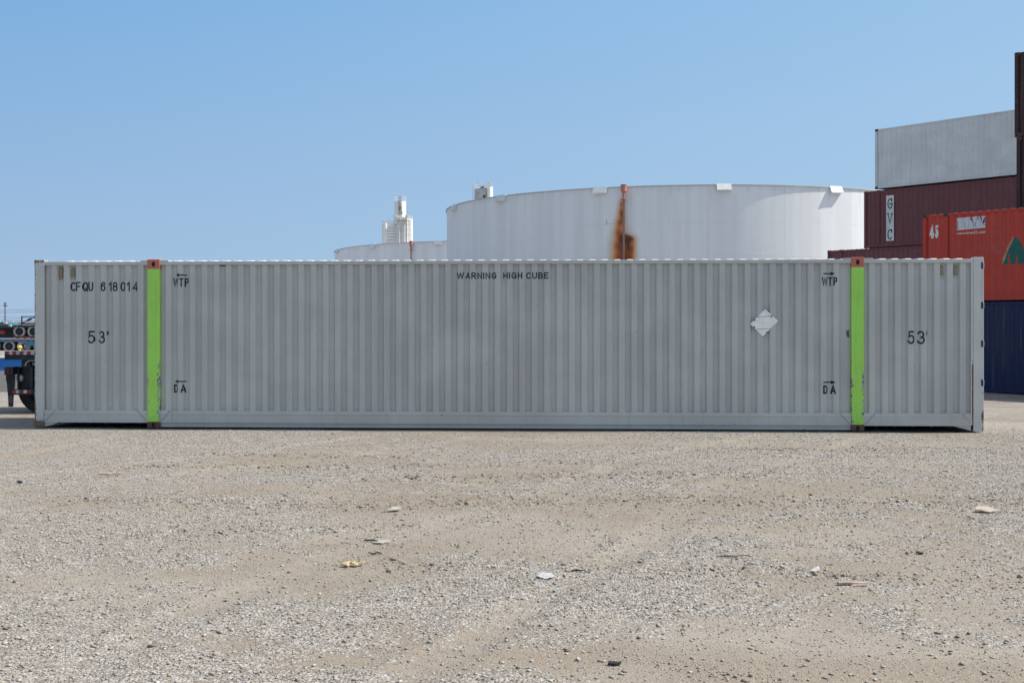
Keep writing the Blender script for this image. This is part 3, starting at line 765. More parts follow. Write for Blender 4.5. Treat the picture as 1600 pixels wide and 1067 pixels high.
mb.build('roof', roof_m, main, fix=False)
# vents
for x, y in ((94, 426.5), (112.5, 426.5), (1472.5, 423.5), (1494, 423.5)):
    uc, zc = U(x), ZZ(x, y); d = prof_depth(mainpts, uc)
    v = MB().box(uc-.037, uc+.037, .020+d-.012, .020+d-.001, zc-.115, zc+.105).build('vent', M['ventplate'] if x != 94 else M['brass'], main, bevel=.002)
    MB().box(uc-.028, uc+.028, .020+d-.034, .020+d-.0125, zc-.07, zc+.075).extr([(.02+d-.026, zc+.076), (.02+d-.0125, zc+.076), (.02+d-.0125, zc+.098)], 0, uc-.02, uc+.02).build('vent_cover', M['brass'], v, bevel=.004)
    MB().tube((uc, .02+d-.0125, zc-.095), (uc, .02+d-.018, zc-.095), .010, n=8).build('screw', M['white_dirty'], v)
# writing
def txt(s, x0, x1, y0, y1, t=.13, gap=.18):
    xm = (x0+x1)/2
    decal('lettering', stroke_text(s, U(x0), U(x1), ZZ(xm, y1), ZZ(xm, y0), t, gap), mainpts, .020, M['ink'], main)
txt('CFQU', 108.5, 145, 440.5, 455, .14, .2); txt('618014', 156.5, 213.5, 440.5, 455, .14, .3)
for q in ((136.5, 517, 536.5), (1418.5, 517, 537.5)):
    txt('53', q[0], q[0]+27, q[1], q[2], .12, .3); txt("'", q[0]+29.5, q[0]+32, q[1]+.3, q[2]-.3, .085)
txt('WARNING', 713.5, 775.5, 425.8, 435.8, .175, .2); txt('HIGH', 786, 816, 425.5, 435.5, .175, .2); txt('CUBE', 822, 857, 425.5, 435.5, .175, .2)
txt('WTP', 268.8, 293, 434.5, 448, .15, .18); txt('WTP', 1284.5, 1308.5, 433, 446.5, .15, .18)
txt('DA', 270, 289.3, 600.5, 613.5, .18, .5); txt('DA', 1286.5, 1306.5, 602, 615.5, .18, .5)
for x0, x1, y, lf in ((273, 290.5, 429.8, True), (271, 290, 596, True), (1287, 1305, 427.5, False), (1287, 1306.5, 597.3, False)):
    decal('arrow_mark', poly_bm(arrow(U(x0), U(x1), ZZ(x0, y), .010, lf)), mainpts, .020, M['ink'], main)
# blank flip placard
def PU(x, y): return (U(x), ZZ(x, y))
dp = [PU(1195.6, 483), PU(1216, 501.5), PU(1191.8, 525.8), PU(1172.3, 506)]
cu_, cz_ = sum(p[0] for p in dp)/4, sum(p[1] for p in dp)/4
def slab(polys, y0, y1):
    m_ = MB()
    for P in polys: m_.extr(P, 1, y0, y1)
    return m_
fr = slab([[(cu_+(u-cu_)*1.04, cz_+(z-cz_)*1.04) for u, z in dp]], .010, .018).build('placard_frame', M['steel'], main)
wp = plain('white_placard', (.88,.85,.78), .5, 0, .06, 8)
def lerp(a, b, t): return (a[0]+(b[0]-a[0])*t, a[1]+(b[1]-a[1])*t)
T, Rr, B, Lf = dp
slab([[T, Rr, B, Lf]], .004, .0095).build('placard_sheet', wp, fr, bevel=.001)
slab([[lerp(T, Rr, .10), lerp(T, Rr, .93), lerp(B, Rr, .90), lerp(Lf, T, .93)]], -.001, .0035).build('placard_leaf', wp, fr, bevel=.001)
slab([[lerp(T, Lf, .52), lerp(T, Rr, .55), lerp(T, Rr, .59), lerp(T, Lf, .56)]], -.003, -.0015).build('placard_fold', M['ventplate'], fr)
slab([[lerp(Lf, B, .42), lerp(Rr, B, .46), lerp(Rr, B, .50), lerp(Lf, B, .46)]], -.003, -.0015).build('placard_fold', M['ventplate'], fr)
for c_ in (PU(1205, 494.5), PU(1178.7, 511), PU(1198.5, 519.2), PU(1179, 500.3)):
    MB().box(c_[0]-.012, c_[0]+.012, -.007, -.0035, c_[1]-.010, c_[1]+.010).build('placard_clip', M['black_dusty'], fr)
# scraped dark patch left of the right-hand post and a few scuffs
pt = [PU(1323.5, 516.5), PU(1328, 515.5), PU(1328.4, 527.5), PU(1325.5, 527.5), PU(1323.4, 523)]
decal('scrape_mark', poly_bm([pt]), mainpts, .020, plain('scraped_primer', (.10,.10,.105), .6), main)
scf = plain('light_scuff', (.46,.49,.51), .4, 0, .2, 30)
rs = random.Random(5); P_ = []
for (x, y, n_, sx, sy_) in ((1440, 436, 9, 2.0, 9), (1450, 575, 10, 3, 14), (1317, 565, 12, 2, 22), (1237, 570, 12, 2, 14), (1258, 560, 10, 2, 16), (1503, 442, 8, 1.4, 9)):
    for i in range(n_):
        a, b = x+rs.gauss(0, sx*.5), y+rs.gauss(0, sy_*.5); r = rs.uniform(.3, .7)
        P_.append([PU(a-r, b-r*1.2), PU(a+r*.9, b-r), PU(a+r, b+r*1.5), PU(a-r*.6, b+r)])
decal('scuff_marks', poly_bm(P_), mainpts, .020, scf, main)
P_ = []
for i in range(46):
    a, b = rs.uniform(75, 1510), rs.uniform(420, 634)
    if 226 < a < 254 or 1322 < a < 1355: continue
    r = rs.uniform(.35, .9); P_.append([PU(a-r, b), PU(a, b-r*.6), PU(a+r*rs.uniform(.8, 2), b-.2), PU(a+r*.2, b+r*.6)])
for (a, b, l) in ((341, 413.6, 11),): P_.append([PU(a, b-.2), PU(a+l, b), PU(a+l-1, b+2.3), PU(a+2, b+2)])
decal('chip_marks', poly_bm(P_), mainpts, .020, plain('chipped_paint', (.06,.05,.045), .8), main)

# ------------------------------------------------------------------ storage tanks
def tankmat(name, base, stain=None, seams=48):
    g = N(name); x, y, z = g.sep()
    ang = g.math('ARCTAN2', x, g.math('MULTIPLY', y, -1))      # 0 towards the camera side, + to the right
    cv = g.n('ShaderNodeCombineXYZ'); g.l(g.math('MULTIPLY', ang, 22), cv.inputs[0]); g.l(z, cv.inputs[2])
    mp = g.n('ShaderNodeMapping'); mp.inputs['Scale'].default_value = (1,1,.03); g.l(cv.outputs[0], mp.inputs[0])
    st = g.noise(1.1, 5, .6, mp.outputs[0]); mp2 = g.n('ShaderNodeMapping'); mp2.inputs['Scale'].default_value = (1,1,.12); g.l(cv.outputs[0], mp2.inputs[0])
    st2 = g.noise(3.5, 4, .6, mp2.outputs[0]); bl = g.noise(.35, 4, .5, cv.outputs[0])
    c = g.mix(g.ramp(st, .35, .65), mul(base, .95), mul(base, 1.04))
    c = g.mix(g.math('MULTIPLY', g.ramp(st2, .55, .85), .05), c, (.36,.33,.29))
    c = g.mix(g.math('MULTIPLY', g.ramp(bl, .5, .75), .25), c, mul(base, .9))
    # grime creeping down from the rim
    top = g.ramp(z, 10.6, 12.0, 0, .13); c = g.mix(g.ramp(g.math('ADD', st2, top), .60, .85, 0, .22), c, (.30,.27,.23))
    # a few warm vertical runs at shell joints
    fr = g.math('FRACT', g.math('MULTIPLY', ang, seams/6.283))
    ln = g.ramp(g.math('ABSOLUTE', g.math('SUBTRACT', fr, .5)), .035, .0, 0, 1)
    c = g.mix(g.math('MULTIPLY', ln, g.ramp(g.noise(.9, 3, .5, cv.outputs[0]), .42, .65, 0, .20)), c, (.46,.36,.24))
    # horizontal plate joints every 2.4 m, just a thin line
    fz = g.math('FRACT', g.math('ADD', g.math('MULTIPLY', z, 1/2.4), .6375)); lz = g.ramp(g.math('ABSOLUTE', g.math('SUBTRACT', fz, .5)), .014, .004, 0, 1)
    c = g.mix(g.math('MULTIPLY', lz, g.ramp(bl, .40, .6, 0, .20)), c, (.35,.32,.28))
    if stain:
        wob_ = g.math('ADD', .72, g.math('MULTIPLY', g.noise(1.3, 5, .65, mp2.outputs[0]), .56))
        def field(pts, pw=1.0, kk=1.0):
            f = None
            for a0, z0, wa, wz in pts:
                p1 = g.math('POWER', g.math('DIVIDE', g.math('SUBTRACT', ang, a0), wa), 2.0)
                p2 = g.math('POWER', g.math('DIVIDE', g.math('SUBTRACT', z, z0), wz), 2.0)
                e = g.math('EXPONENT', g.math('MULTIPLY', g.math('POWER', g.math('ADD', p1, p2), pw), -kk))
                f = e if f is None else g.math('ADD', f, e)
            return g.math('MULTIPLY', f, wob_)
        s = field(stain[0], .62, 1.35); dk = field(stain[1]); tk = field(stain[2])
        c = g.mix(g.ramp(tk, .15, .7, 0, .6), c, (.45,.20,.08))
        c = g.mix(g.ramp(s, .16, .60, 0, .50), c, (.55,.46,.28))
        c = g.mix(g.ramp(s, .42, 1.20, 0, .95), c, (.64,.20,.030))
        c = g.mix(g.ramp(s, .85, 1.55, 0, .90), c, (.20,.045,.015))
        c = g.mix(g.ramp(dk, .45, 1.2, 0, .80), c, (.045,.020,.016))
    g.bump(bl, .12, .15)
    return g.set(c, .5, 0, .35)

def px_ang(x, Cx, Cy, Rr_):    # pixel column -> angle on the drum (0 = facing -Y, + right)
    k = (x-800)/F
    # ray (k,1)*t meets the circle
    a = k*k+1; b = -2*(k*Cx+Cy); c = Cx*Cx+Cy*Cy-Rr_*Rr_; d = max(b*b-4*a*c, 0); t = (-b-math.sqrt(d))/(2*a)
    return math.atan2(k*t-Cx, -(t-Cy)), t
def tank(name, label, Cx, Cy, Rt, Ht, mat, boxes, pipe_x, grp):
    root = thing(name, label, 'storage tank', (Cx, Cy, 0), 0, grp)
    MB().lathe((0,0,0), (0,0,1), [(Rt, -.1), (Rt, Ht-.02)], 160).build('shell', mat, root, smooth=True)
    MB().lathe((0,0,0), (0,0,1), [(Rt+.002, Ht-.10), (Rt+.09, Ht-.085), (Rt+.09, Ht-.02), (Rt-.1, Ht)], 160).build('rim', M['rimmat'], root)
    MB().lathe((0,0,0), (0,0,1), [(Rt-.09, Ht-.01), (Rt*.5, Ht-.35), (.01, Ht-.5)], 96).build('roof', M['white'], root, smooth=True)
    for x in boxes:
        a, t = px_ang(x, Cx, Cy, Rt); dr = Vector((math.sin(a), -math.cos(a), 0)); tg = Vector((math.cos(a), math.sin(a), 0))
        bw = .52; b = MB(); P = []
        for sgn_ in (-1, 1):
            for (r_, z_) in ((Rt+.08, Ht+.03), (Rt+.30, Ht-.42), (Rt+.30, Ht-.50), (Rt-.02, Ht-.50), (Rt-.02, Ht+.03)):
                P.append(dr*r_ + tg*bw*sgn_ + Vector((0,0,z_)))
        b.v = [tuple(p) for p in P]; b.f = [(0,1,2,3,4), (9,8,7,6,5)] + [(i, 5+i, 5+(i+1) % 5, (i+1) % 5) for i in range(5)]
        b.build('overflow_hood', M['white_dirty'], root)
    for x in pipe_x:
        a, t = px_ang(x, Cx, Cy, Rt); dr = Vector((math.sin(a), -math.cos(a), 0)); q = dr*(Rt+.34); k = t/F
        pz = lambda y: CZ-(y-HY)*(t-.3)/F
        p_ = MB().tube(q+Vector((0,0,-.05)), q+Vector((0,0,Ht-1.0)), .075, n=12)
        for z in (2.5, 5.0, 7.5, 9.8): p_.tube(dr*(Rt-.02)+Vector((0,0,z)), q+Vector((0,0,z)), .03, n=8)
        po = p_.build('foam_pipe', M['pipemat'], root, smooth=True)
        MB().tube(q+Vector((0,0,Ht-1.02)), q+Vector((0,0,Ht-.96)), .24, n=14).tube(q+Vector((0,0,Ht-.96)), q+Vector((0,0,Ht-.84)), .10, n=12)\
            .tube(q+Vector((0,0,Ht-.84)), q+Vector((0,0,Ht-.50)), .09, .13, n=12).tube(q+Vector((0,0,Ht-.50)), q+Vector((0,0,Ht-.42)), .13, .21, n=16)\
            .tube(q+Vector((0,0,Ht-.42)), q+Vector((0,0,Ht+.02)), .21, n=16).tube(q+Vector((0,0,Ht+.02)), q+Vector((0,0,Ht+.08)), .24, n=16).build('foam_chamber', M['redpipe'], po, smooth=True)
    return root
M['rimmat'] = paint('grimy_rim', (.52,.52,.50), .6, .4, .4, .3)
M['pipemat'] = paint('brown_pipe_paint', (.33,.17,.13), .55, .4, .3)
C1 = (15.5, 110.9); R1 = 21.27; C2 = (3.2, 172.8); R2 = 27.5; HT = 12.02
A = lambda x: px_ang(x, *C1, R1)[0]
Zt = lambda x, y: CZ-(y-HY)*px_ang(x, *C1, R1)[1]/F
def hw(x0, x1): return abs(A(x1)-A(x0))/2
def sp_(x, y, w, h): return (A(x), Zt(x, y), 1.5*hw(x-w, x+w), 1.15*h*px_ang(x, *C1, R1)[1]/F)
stain = ([sp_(971.5, 318, 4.5, 10), sp_(970.5, 333, 5.2, 11), sp_(968.5, 348, 6.5, 11), sp_(967, 364, 8.5, 13), sp_(966.5, 384, 10.5, 15), sp_(967, 406, 11.5, 17), sp_(968, 430, 12, 20),
          sp_(985.5, 374, 7.5, 7), sp_(986, 388, 6.5, 12), sp_(983.5, 408, 7, 15), sp_(982, 430, 8, 18)],
         [sp_(973, 372, 7, 8), sp_(983, 372.5, 6.5, 5), sp_(972.5, 340, 2.6, 18), sp_(971, 392, 5, 14), sp_(981.5, 386, 2.2, 10)],
         [sp_(957, 349.5, 9, .45), sp_(948, 347, .6, 4)])
GT = 'white oil storage tanks behind the yard'
tank('storage_tank', 'large white storage tank with a wide orange rust stain beside its pipe', *C1, R1, HT, tankmat('tank_paint_stained', (.74,.75,.75), stain), (711, 784, 938, 1131, 1305), (976.5,), GT)
tank('storage_tank', 'farther white storage tank with a red pipe, half hidden behind the bigger one', *C2, R2, HT, tankmat('tank_paint_hazed', (.80,.80,.80), None, 90), (528, 583, 685, 790), (645,), GT)  # base colour whitened to stand in for distance haze
for t_ in ():
    pass

# ------------------------------------------------------------------ silo towers far behind
def cyl(p, name, x, wpx, ytop, D, parent, mat=None, dome=0, dy=0, base=None):
    k = D/F; X = (x-800)*k; r = wpx*k/2; zt = CZ-(ytop-HY)*k; zb = 0 if base is None else CZ-(base-HY)*k
    pr = [(r, zb), (r, zt)] + ([(r*.8, zt+dome*.6), (.02, zt+dome)] if dome else [(.02, zt)])
    return MB().lathe((X-p[0], dy, 0), (0,0,1), pr, 28).build(name, mat or M['silo'], parent, smooth=True)
def rail(p, x, wpx, y0, y1, D, parent, dy=0, n=10, round_=True):
    k = D/F; X = (x-800)*k-p[0]; r = wpx*k/2; z0 = CZ-(y1-HY)*k; z1 = CZ-(y0-HY)*k; m_ = MB(); th_ = .05
    pts = [Vector((X+r*math.cos(2*math.pi*i/n), dy+r*math.sin(2*math.pi*i/n), 0)) for i in range(n)]
    for i, q in enumerate(pts):
        q2 = pts[(i+1) % n]; m_.tube(q+Vector((0,0,z0)), q+Vector((0,0,z1)), th_, n=5)
        for z in (z1, (z0+z1)/2): m_.tube(q+Vector((0,0,z)), q2+Vector((0,0,z)), th_, n=5)
    return m_.build('railing', M['silo_rail'], parent)
D = 400.0; k = D/F
t1 = thing('silo_tower', 'slender white silo tower with clustered cylinders rising behind the far tank', 'silo', ((622-800)*k, D, 0), 0)
p = t1.location
cyl(p, 'silo', 624.5, 18, 314, D, t1, dy=2); rail(p, 624.5, 18, 306.5, 314, D, t1, dy=2, n=12)
cyl(p, 'silo', 601.5, 9.5, 350, D, t1, dome=.3); cyl(p, 'silo', 639.5, 10.5, 343, D, t1, dy=.5, dome=.4); cyl(p, 'silo', 632, 9, 349, D, t1, dy=-1.2, dome=.3)
cyl(p, 'silo', 624, 9, 351, D, t1, dy=-.6); cyl(p, 'pipe', 625, 1.6, 357, D, t1, dy=-2.2); cyl(p, 'pipe', 636.8, 1.8, 338, D, t1, dy=-1.8); cyl(p, 'pipe', 628.5, 1.6, 318, D, t1, dy=-.3)
rail(p, 601.5, 9, 345, 350, D, t1, n=8); rail(p, 640, 10, 338.5, 343, D, t1, n=8, dy=.5); rail(p, 629, 15, 344, 350, D, t1, n=10, dy=-1.2)
def wbox(x0, x1, y0, y1, Dd, d0, d1, pp, m_=None):
    k = Dd/F; m_ = m_ or MB(); return m_.box((x0-800)*k-pp[0], (x1-800)*k-pp[0], d0, d1, CZ-(y1-HY)*k, CZ-(y0-HY)*k)
b = MB()
for i in range(6): wbox(605, 620, 353+i*4.6, 356.6+i*4.6, D, -.6, 1.4, p, b)
wbox(605.5, 619, 351, 380, D, -.1, 1.2, p, b); b.build('stair_landing', M['silo'], t1)
wbox(619, 636, 341, 344.5, D, -1.5, 2, p, wbox(616, 634, 346.5, 351, D, -1.2, 1.6, p)).build('platform', M['silo'], t1)
b = MB(); 
for i in range(5): wbox(620+i*3.2, 622+i*3.2, 337+(i % 2)*2, 346, D, -1.3, -.7, p, b)
wbox(617, 621, 340, 348, D, -.5, .5, p, b); b.build('filter_unit', M['silo'], t1)
b = MB(); wbox(622.9, 623.6, 306, 336, D, -.35, -.15, p, b); wbox(626.4, 627, 306, 336, D, -.35, -.15, p, b)
for i in range(10): wbox(622.9, 627, 308+i*3, 308.5+i*3, D, -.3, -.2, p, b)
wbox(624, 626, 323, 328, D, -.5, -.1, p, b); wbox(627.5, 629, 331, 336, D, -.6, -.1, p, b)
b.build('ladder', plain('dark_ladder', (.20,.19,.18), .7), t1)
b = MB(); wbox(639.3, 639.9, 333.5, 341, D, .2, .4, p, b); wbox(638.6, 640.4, 332, 333.6, D, .1, .5, p, b); wbox(627.8, 628.1, 300.5, 307, D, 0, .1, p, b); b.build('mast', M['silo_rail'], t1)
rs_ = random.Random(21)
b = MB()
for i in range(16):
    x_ = rs_.uniform(617, 641); y_ = rs_.uniform(335, 350); wbox(x_, x_+rs_.uniform(.8, 2.2), y_, y_+rs_.uniform(.8, 2.4), D, -2.6-rs_.random(), -2.0, p, b)
b.build('duct', plain('pale_duct', (.66,.645,.62), .7), t1)
b = MB()
for x_ in (616.5, 621.5, 630.5, 636.4, 643.5): b.tube((((x_-800)*k)-p[0], -2.4, CZ-(383-HY)*k), (((x_-800)*k)-p[0], -2.4, CZ-(338-HY)*k), .09, n=6)
for y_ in (341, 347, 352, 360, 368): wbox(615, 644, y_, y_+.45, D, -2.5, -2.3, p, b)
b.build('lattice', M['silo_rail'], t1)
rail(p, 612, 24, 346.5, 351, D, t1, n=10)
D = 440.0; k = D/F
t2 = thing('silo_tower', 'squat white silo head with railings peeping over the rim of the big tank', 'silo', ((755-800)*k, D, 0), 0)
p = t2.location
cyl(p, 'silo', 754, 25, 295, D, t2, dy=1, dome=.3, mat=plain('silo_mesh_grey', (.46,.45,.44), .8, 0, .2, 1.2)); rail(p, 753, 27, 287, 296, D, t2, dy=1, n=14)
cyl(p, 'silo', 765.5, 9.5, 295, D, t2, dy=-1.5, dome=1.0)
wbox(738.3, 739, 289, 312, D, -1, -.8, p, wbox(740.4, 741, 287, 312, D, -1, -.8, p, wbox(738.3, 741, 310, 311, D, -1.1, -.7, p))).build('ladder', M['silo_rail'], t2)
k_ = D/F
MB().extr([((760-800)*k_-p[0], CZ-(296-HY)*k_), ((760-800)*k_-p[0], CZ-(283.3-HY)*k_), ((768.5-800)*k_-p[0], CZ-(290-HY)*k_), ((768.5-800)*k_-p[0], CZ-(296-HY)*k_)], 1, -2.4, -.5).build('hood', M['silo'], t2)
wbox(751.5, 756.5, 292.8, 294.3, D, -2.2, -1.6, p, wbox(755, 758.5, 306.8, 309.3, D, -2.3, -1.7, p)).build('hatch', M['hole'], t2)
wbox(767.6, 768, 277.8, 290, D, -1.3, -1.2, p, wbox(745.6, 746, 277, 288, D, 0, .1, p)).build('mast', M['silo_rail'], t2)

# ------------------------------------------------------------------ left side: far trailers, shed, pole
D = 150.0
def wpt(x, y, Dd): return px(x, y, Dd)
a = wpt(-60, 501, D); b_ = wpt(190, 501, D); sh = thing('long_shed', 'long low shed with a white roof edge on the horizon at the far left', 'shed', (a.x, D, 0))
Lx = b_.x-a.x
MB().box(0, Lx, 0, 12, -.1, wpt(0, 505, D).z).build('wall', plain('pale_wall', (.42,.45,.50), .7), sh)
fas = MB()
for i in range(12): fas.box(i*Lx/12+.02, (i+1)*Lx/12-.05, -.25, 12.2, wpt(0, 504.6, D).z+.01, wpt(0, 501.5, D).z)
fas.build('roof', M['white'], sh)
D = 190.0
def pole(x, ytop, label, nm='utility_pole'):
    q = wpt(x, ytop, D); o = thing(nm, label, 'utility pole', (q.x, D, 0))
    MB().tube((0,0,-.1), (0,0,q.z), .15, .09, n=8).build('pole', plain('grey_wooden_pole', (.16,.16,.17), .8), o)
    MB().box(-.32, .32, -.08, .08, q.z-.35, q.z-.22).tube((0,0,q.z), (0,0,q.z+.15), .2, n=8).build('crossarm', M['black_dusty'], o); return q
qa = pole(8, 474.5, 'slim pole standing beyond the parked trailers at the left edge')
wi = 0
for (ya, yb) in ((490, 484.5), (487, 481), (492, 494), (496.5, 498)):
    pa = wpt(-90, ya, D); pb = wpt(260, ya+(yb-ya)*260/54*.55, D); cu = MB(); last = None
    for i in range(21):
        t = i/20; q = pa.lerp(pb, t); q.z -= .5*4*t*(1-t)*.6
        if last is not None: cu.tube(last, q, .022, n=5, cap=False)
        last = q
    o = cu.build('power_line', M['wire'], None)
    tag(o, ('power line sloping up to the right, second from top, left edge', 'topmost power line against the sky at the left edge', 'nearly level power line third from top at the left edge', 'lowest power line, just over the white shed roof')[wi], 'power line', 'overhead power lines'); wi += 1

def wheel(parent, c, r, wdt, tyre_m, rim_m, open_=False):
    o = MB().lathe(c, (0,1,0), [(r*.60, 0), (r*.66, -.01), (r*.92, -.012), (r, .04), (r, wdt-.04), (r*.92, wdt), (r*.6, wdt)], 36).build('wheel', tyre_m, parent, smooth=True)
    if tyre_m is M['rubber_old']: MB().lathe(c, (0,1,0), [(r*.60, -.004), (r*.64, -.02), (r*.84, -.022), (r*.88, -.008)], 36).build('sidewall', M['sidewall'], o, smooth=True)
    MB().lathe(c, (0,1,0), [(r*.61, .01), (r*.56, .03), (r*.5, .10), (r*.3, .13), (r*.28, .06), (r*.12, .05), (.005, .05)], 28).build('rim', rim_m, o, smooth=True)
    return o
# stacked flatbed trailers at 95 m
D = 95.0; k = D/F
def zx(x): return (x-800)*k
def zy(y): return CZ-(y-HY)*k
GTR = 'flatbed trailers stacked at the left edge'
def dist_trailer(label, ytyre, deck, cols, wheels):
    o = thing('flatbed_trailer', label, 'trailer', (zx(-30), D, zy(ytyre+10.3)), 0, GTR); z0 = o.location.z; x0 = o.location.x
    MB().box(0, zx(150)-x0, -.05, 2.4, zy(deck[1])-z0, zy(deck[0])-z0).build('deck', cols, o)
    MB().box(zx(-20)-x0, zx(120)-x0, .5, .7, zy(deck[1]+5)-z0, zy(deck[1])-z0-.01).box(zx(-20)-x0, zx(120)-x0, 1.7, 1.9, zy(deck[1]+5)-z0, zy(deck[1])-z0-.01).box(zx(-25)-x0, zx(150)-x0, .75, 1.45, .02, zy(deck[1])-z0-.02).build('chassis', M['black'], o)
    for (x, rm) in wheels: wheel(o, (zx(x)-x0, .0, zy(ytyre)-z0), 10.2*k, .28, M['rubber_old'], rm)
    return o, x0, z0
o1, x0, z0 = dist_trailer('blue flatbed trailer at the bottom of the pair, its tyres on the ground', 541, (530.8, 534), M['teal'], ((14, M['darkrim']), (36, M['darkrim']), (38.5, M['rim']), (61, M['darkrim']), (-9, M['darkrim'])))
tp = MB(); 
for i in range(12): tp.box(zx(-25+i*11)-x0, zx(-20+i*11)-x0, -.075, -.055, zy(533.4)-z0, zy(531.6)-z0)
tp.build('reflective_tape', M['redtape'], o1)
MB().box(zx(44)-x0, zx(60)-x0, -.3, -.05, zy(540)-z0, zy(534.2)-z0).build('tool_box', M['teal'], o1)
o2, x0, z0 = dist_trailer('dark flatbed trailer with an upright frame, loaded on top of the blue one', 518, (508.3, 511), M['black'], ((30, M['darkrim']), (52, M['darkrim']), (74, M['darkrim'])))
MB().box(zx(20)-x0, zx(90)-x0, -.03, .3, .02, zy(525)-z0).build('bogie_frame', M['rustbrown'], o2)
tp = MB()
for i in range(6): tp.box(zx(26+i*11)-x0, zx(30+i*11)-x0, -.06, -.035, zy(529)-z0-.01, zy(527)-z0)
tp.build('reflective_tape', M['redtape'], o2)
MB().box(zx(2)-x0, zx(9)-x0, -.3, .2, zy(522)-z0, zy(517)-z0).build('lamp_box', M['redtape'], o2)
MB().box(zx(-20)-x0, zx(12)-x0, .1, 2.0, zy(508)-z0, zy(504.5)-z0).box(zx(-20)-x0, zx(3.5)-x0, .2, 1.9, zy(504.4)-z0, zy(503)-z0).build('tarpaulin', M['teal'], o2)
MB().box(zx(8)-x0, zx(12)-x0, -.3, 0, zy(506)-z0, zy(503.5)-z0).box(zx(16)-x0, zx(19)-x0, -.3, 0, zy(510)-z0, zy(507.5)-z0).build('strap_winch', plain('pale_winch', (.55,.45,.33), .6), o2)
fr_ = MB()
for (xa, xb, ya, yb) in ((33, 34.3, 494, 508), (33, 70, 494, 495.4), (33, 70, 505, 506.4), (68.7, 70, 494, 508)): fr_.box(zx(xa)-x0, zx(xb)-x0, 0, .12, zy(yb)-z0, zy(ya)-z0)
fr_.tube((zx(34)-x0, .05, zy(505)-z0), (zx(55)-x0, .05, zy(495)-z0), .035, n=6); fr_.tube((zx(42)-x0, .05, zy(501)-z0), (zx(49)-x0, .05, zy(497.6)-z0), .08, n=6)
fr_.build('upright_frame', M['black'], o2)
# blue steel deck in front of them
D = 49.0; k = D/F
bl = thing('steel_flat_rack', 'low bright blue steel deck behind the trailer, on dark gravel', 'flat rack', (zx(-40), D, zy(581.5)))
MB().box(0, zx(160)-zx(-40), 0, 2.3, .14, zy(560.2)-zy(581.5)).build('side_beam', M['blue'], bl)
MB().box(-.02, zx(160)-zx(-40)+.02, -.03, 2.33, zy(560.2)-zy(581.5)+.002, zy(558.3)-zy(581.5)).build('deck_edge', plain('grey_deck_edge', (.36,.37,.38), .6), bl)
MB().box(0, zx(160)-zx(-40), -.02, 2.32, -.05, .138).build('lower_beam', plain('lighter_blue_paint', (.012,.22,.60), .35), bl)
for i, (x, yt, hh) in enumerate(((1, 552.8, 5.5), (16.5, 539.7, 18.6))):
    q = Vector((zx(x), D+.9, 0)); base = zy(558.3)-.001
    r_ = 3.9*k; zt = zy(yt)
    pr = [(r_*.55, base), (r_*.55, zt-r_*1.15), (r_*1.02, zt-r_*1.1), (r_, zt-r_*.75), (r_*.8, zt-r_*.28), (r_*.45, zt-r_*.06), (.003, zt)]
    o = MB().lathe((q.x, q.y, 0), (0,0,1), pr, 18).build('marker_post', M['yellow'], None, smooth=True)
    tag(o, ('short yellow domed cap on the blue deck at the left edge', 'taller yellow domed cap in front of the far tyres')[i], 'marker post', 'yellow domed posts on the blue deck')

# ------------------------------------------------------------------ trailer behind the long container
D = 25.0; k = D/F
TX = zx(7)
tr = thing('flatbed_trailer', 'black trailer tail with red and white tape, behind the long grey container', 'trailer', (TX, D, 0))
X = lambda x: zx(x)-TX
Z = lambda y: zy(y)
LT = 12.2
MB().box(0, LT, 0, .09, Z(562), Z(548.7)).box(.0, LT, 2.4, 2.49, Z(562), Z(548.7)).build('side_rail', M['black_dusty'], tr, bevel=.005)
MB().box(.01, LT-.01, .095, 2.395, Z(553), Z(549)).build('deck', plain('worn_deck_boards', (.12,.10,.085), .8), tr)
ta, tb = MB(), MB()
i = 0; xx = 8.0
while xx < 400:
    wd = 6.3 if i % 2 == 0 else 5.0
    (ta if i % 2 == 0 else tb).box(X(xx), X(xx+wd), -.006, -.002, Z(554), Z(549.3)); xx += wd; i += 1
ta.build('red_tape', M['redtape'], tr); tb.build('white_tape', M['whitetape'], tr)
MB().box(X(26), X(40), .25, .5, Z(574), Z(562.2)).box(X(26), X(40), 1.9, 2.2, Z(574), Z(562.2)).box(X(40), LT-.3, .7, .85, Z(578), Z(562.2)).box(X(40), LT-.3, 1.6, 1.75, Z(578), Z(562.2)).build('chassis', M['black'], tr)
MB().extr([(X(33), Z(572)), (X(36), Z(566)), (X(40), Z(563)), (X(53), Z(563)), (X(53), Z(564.5)), (X(41), Z(564.5)), (X(37), Z(567.5)), (X(35), Z(572))], 1, .16, .20).build('bracket', M['steel'], tr)
MB().box(X(46), X(52), .15, .22, Z(571), Z(566.5)).build('licence_plate_holder', plain('grey_plate', (.2,.2,.2), .5), tr)
X = lambda x: (x-800)*(D+.22)/F-TX
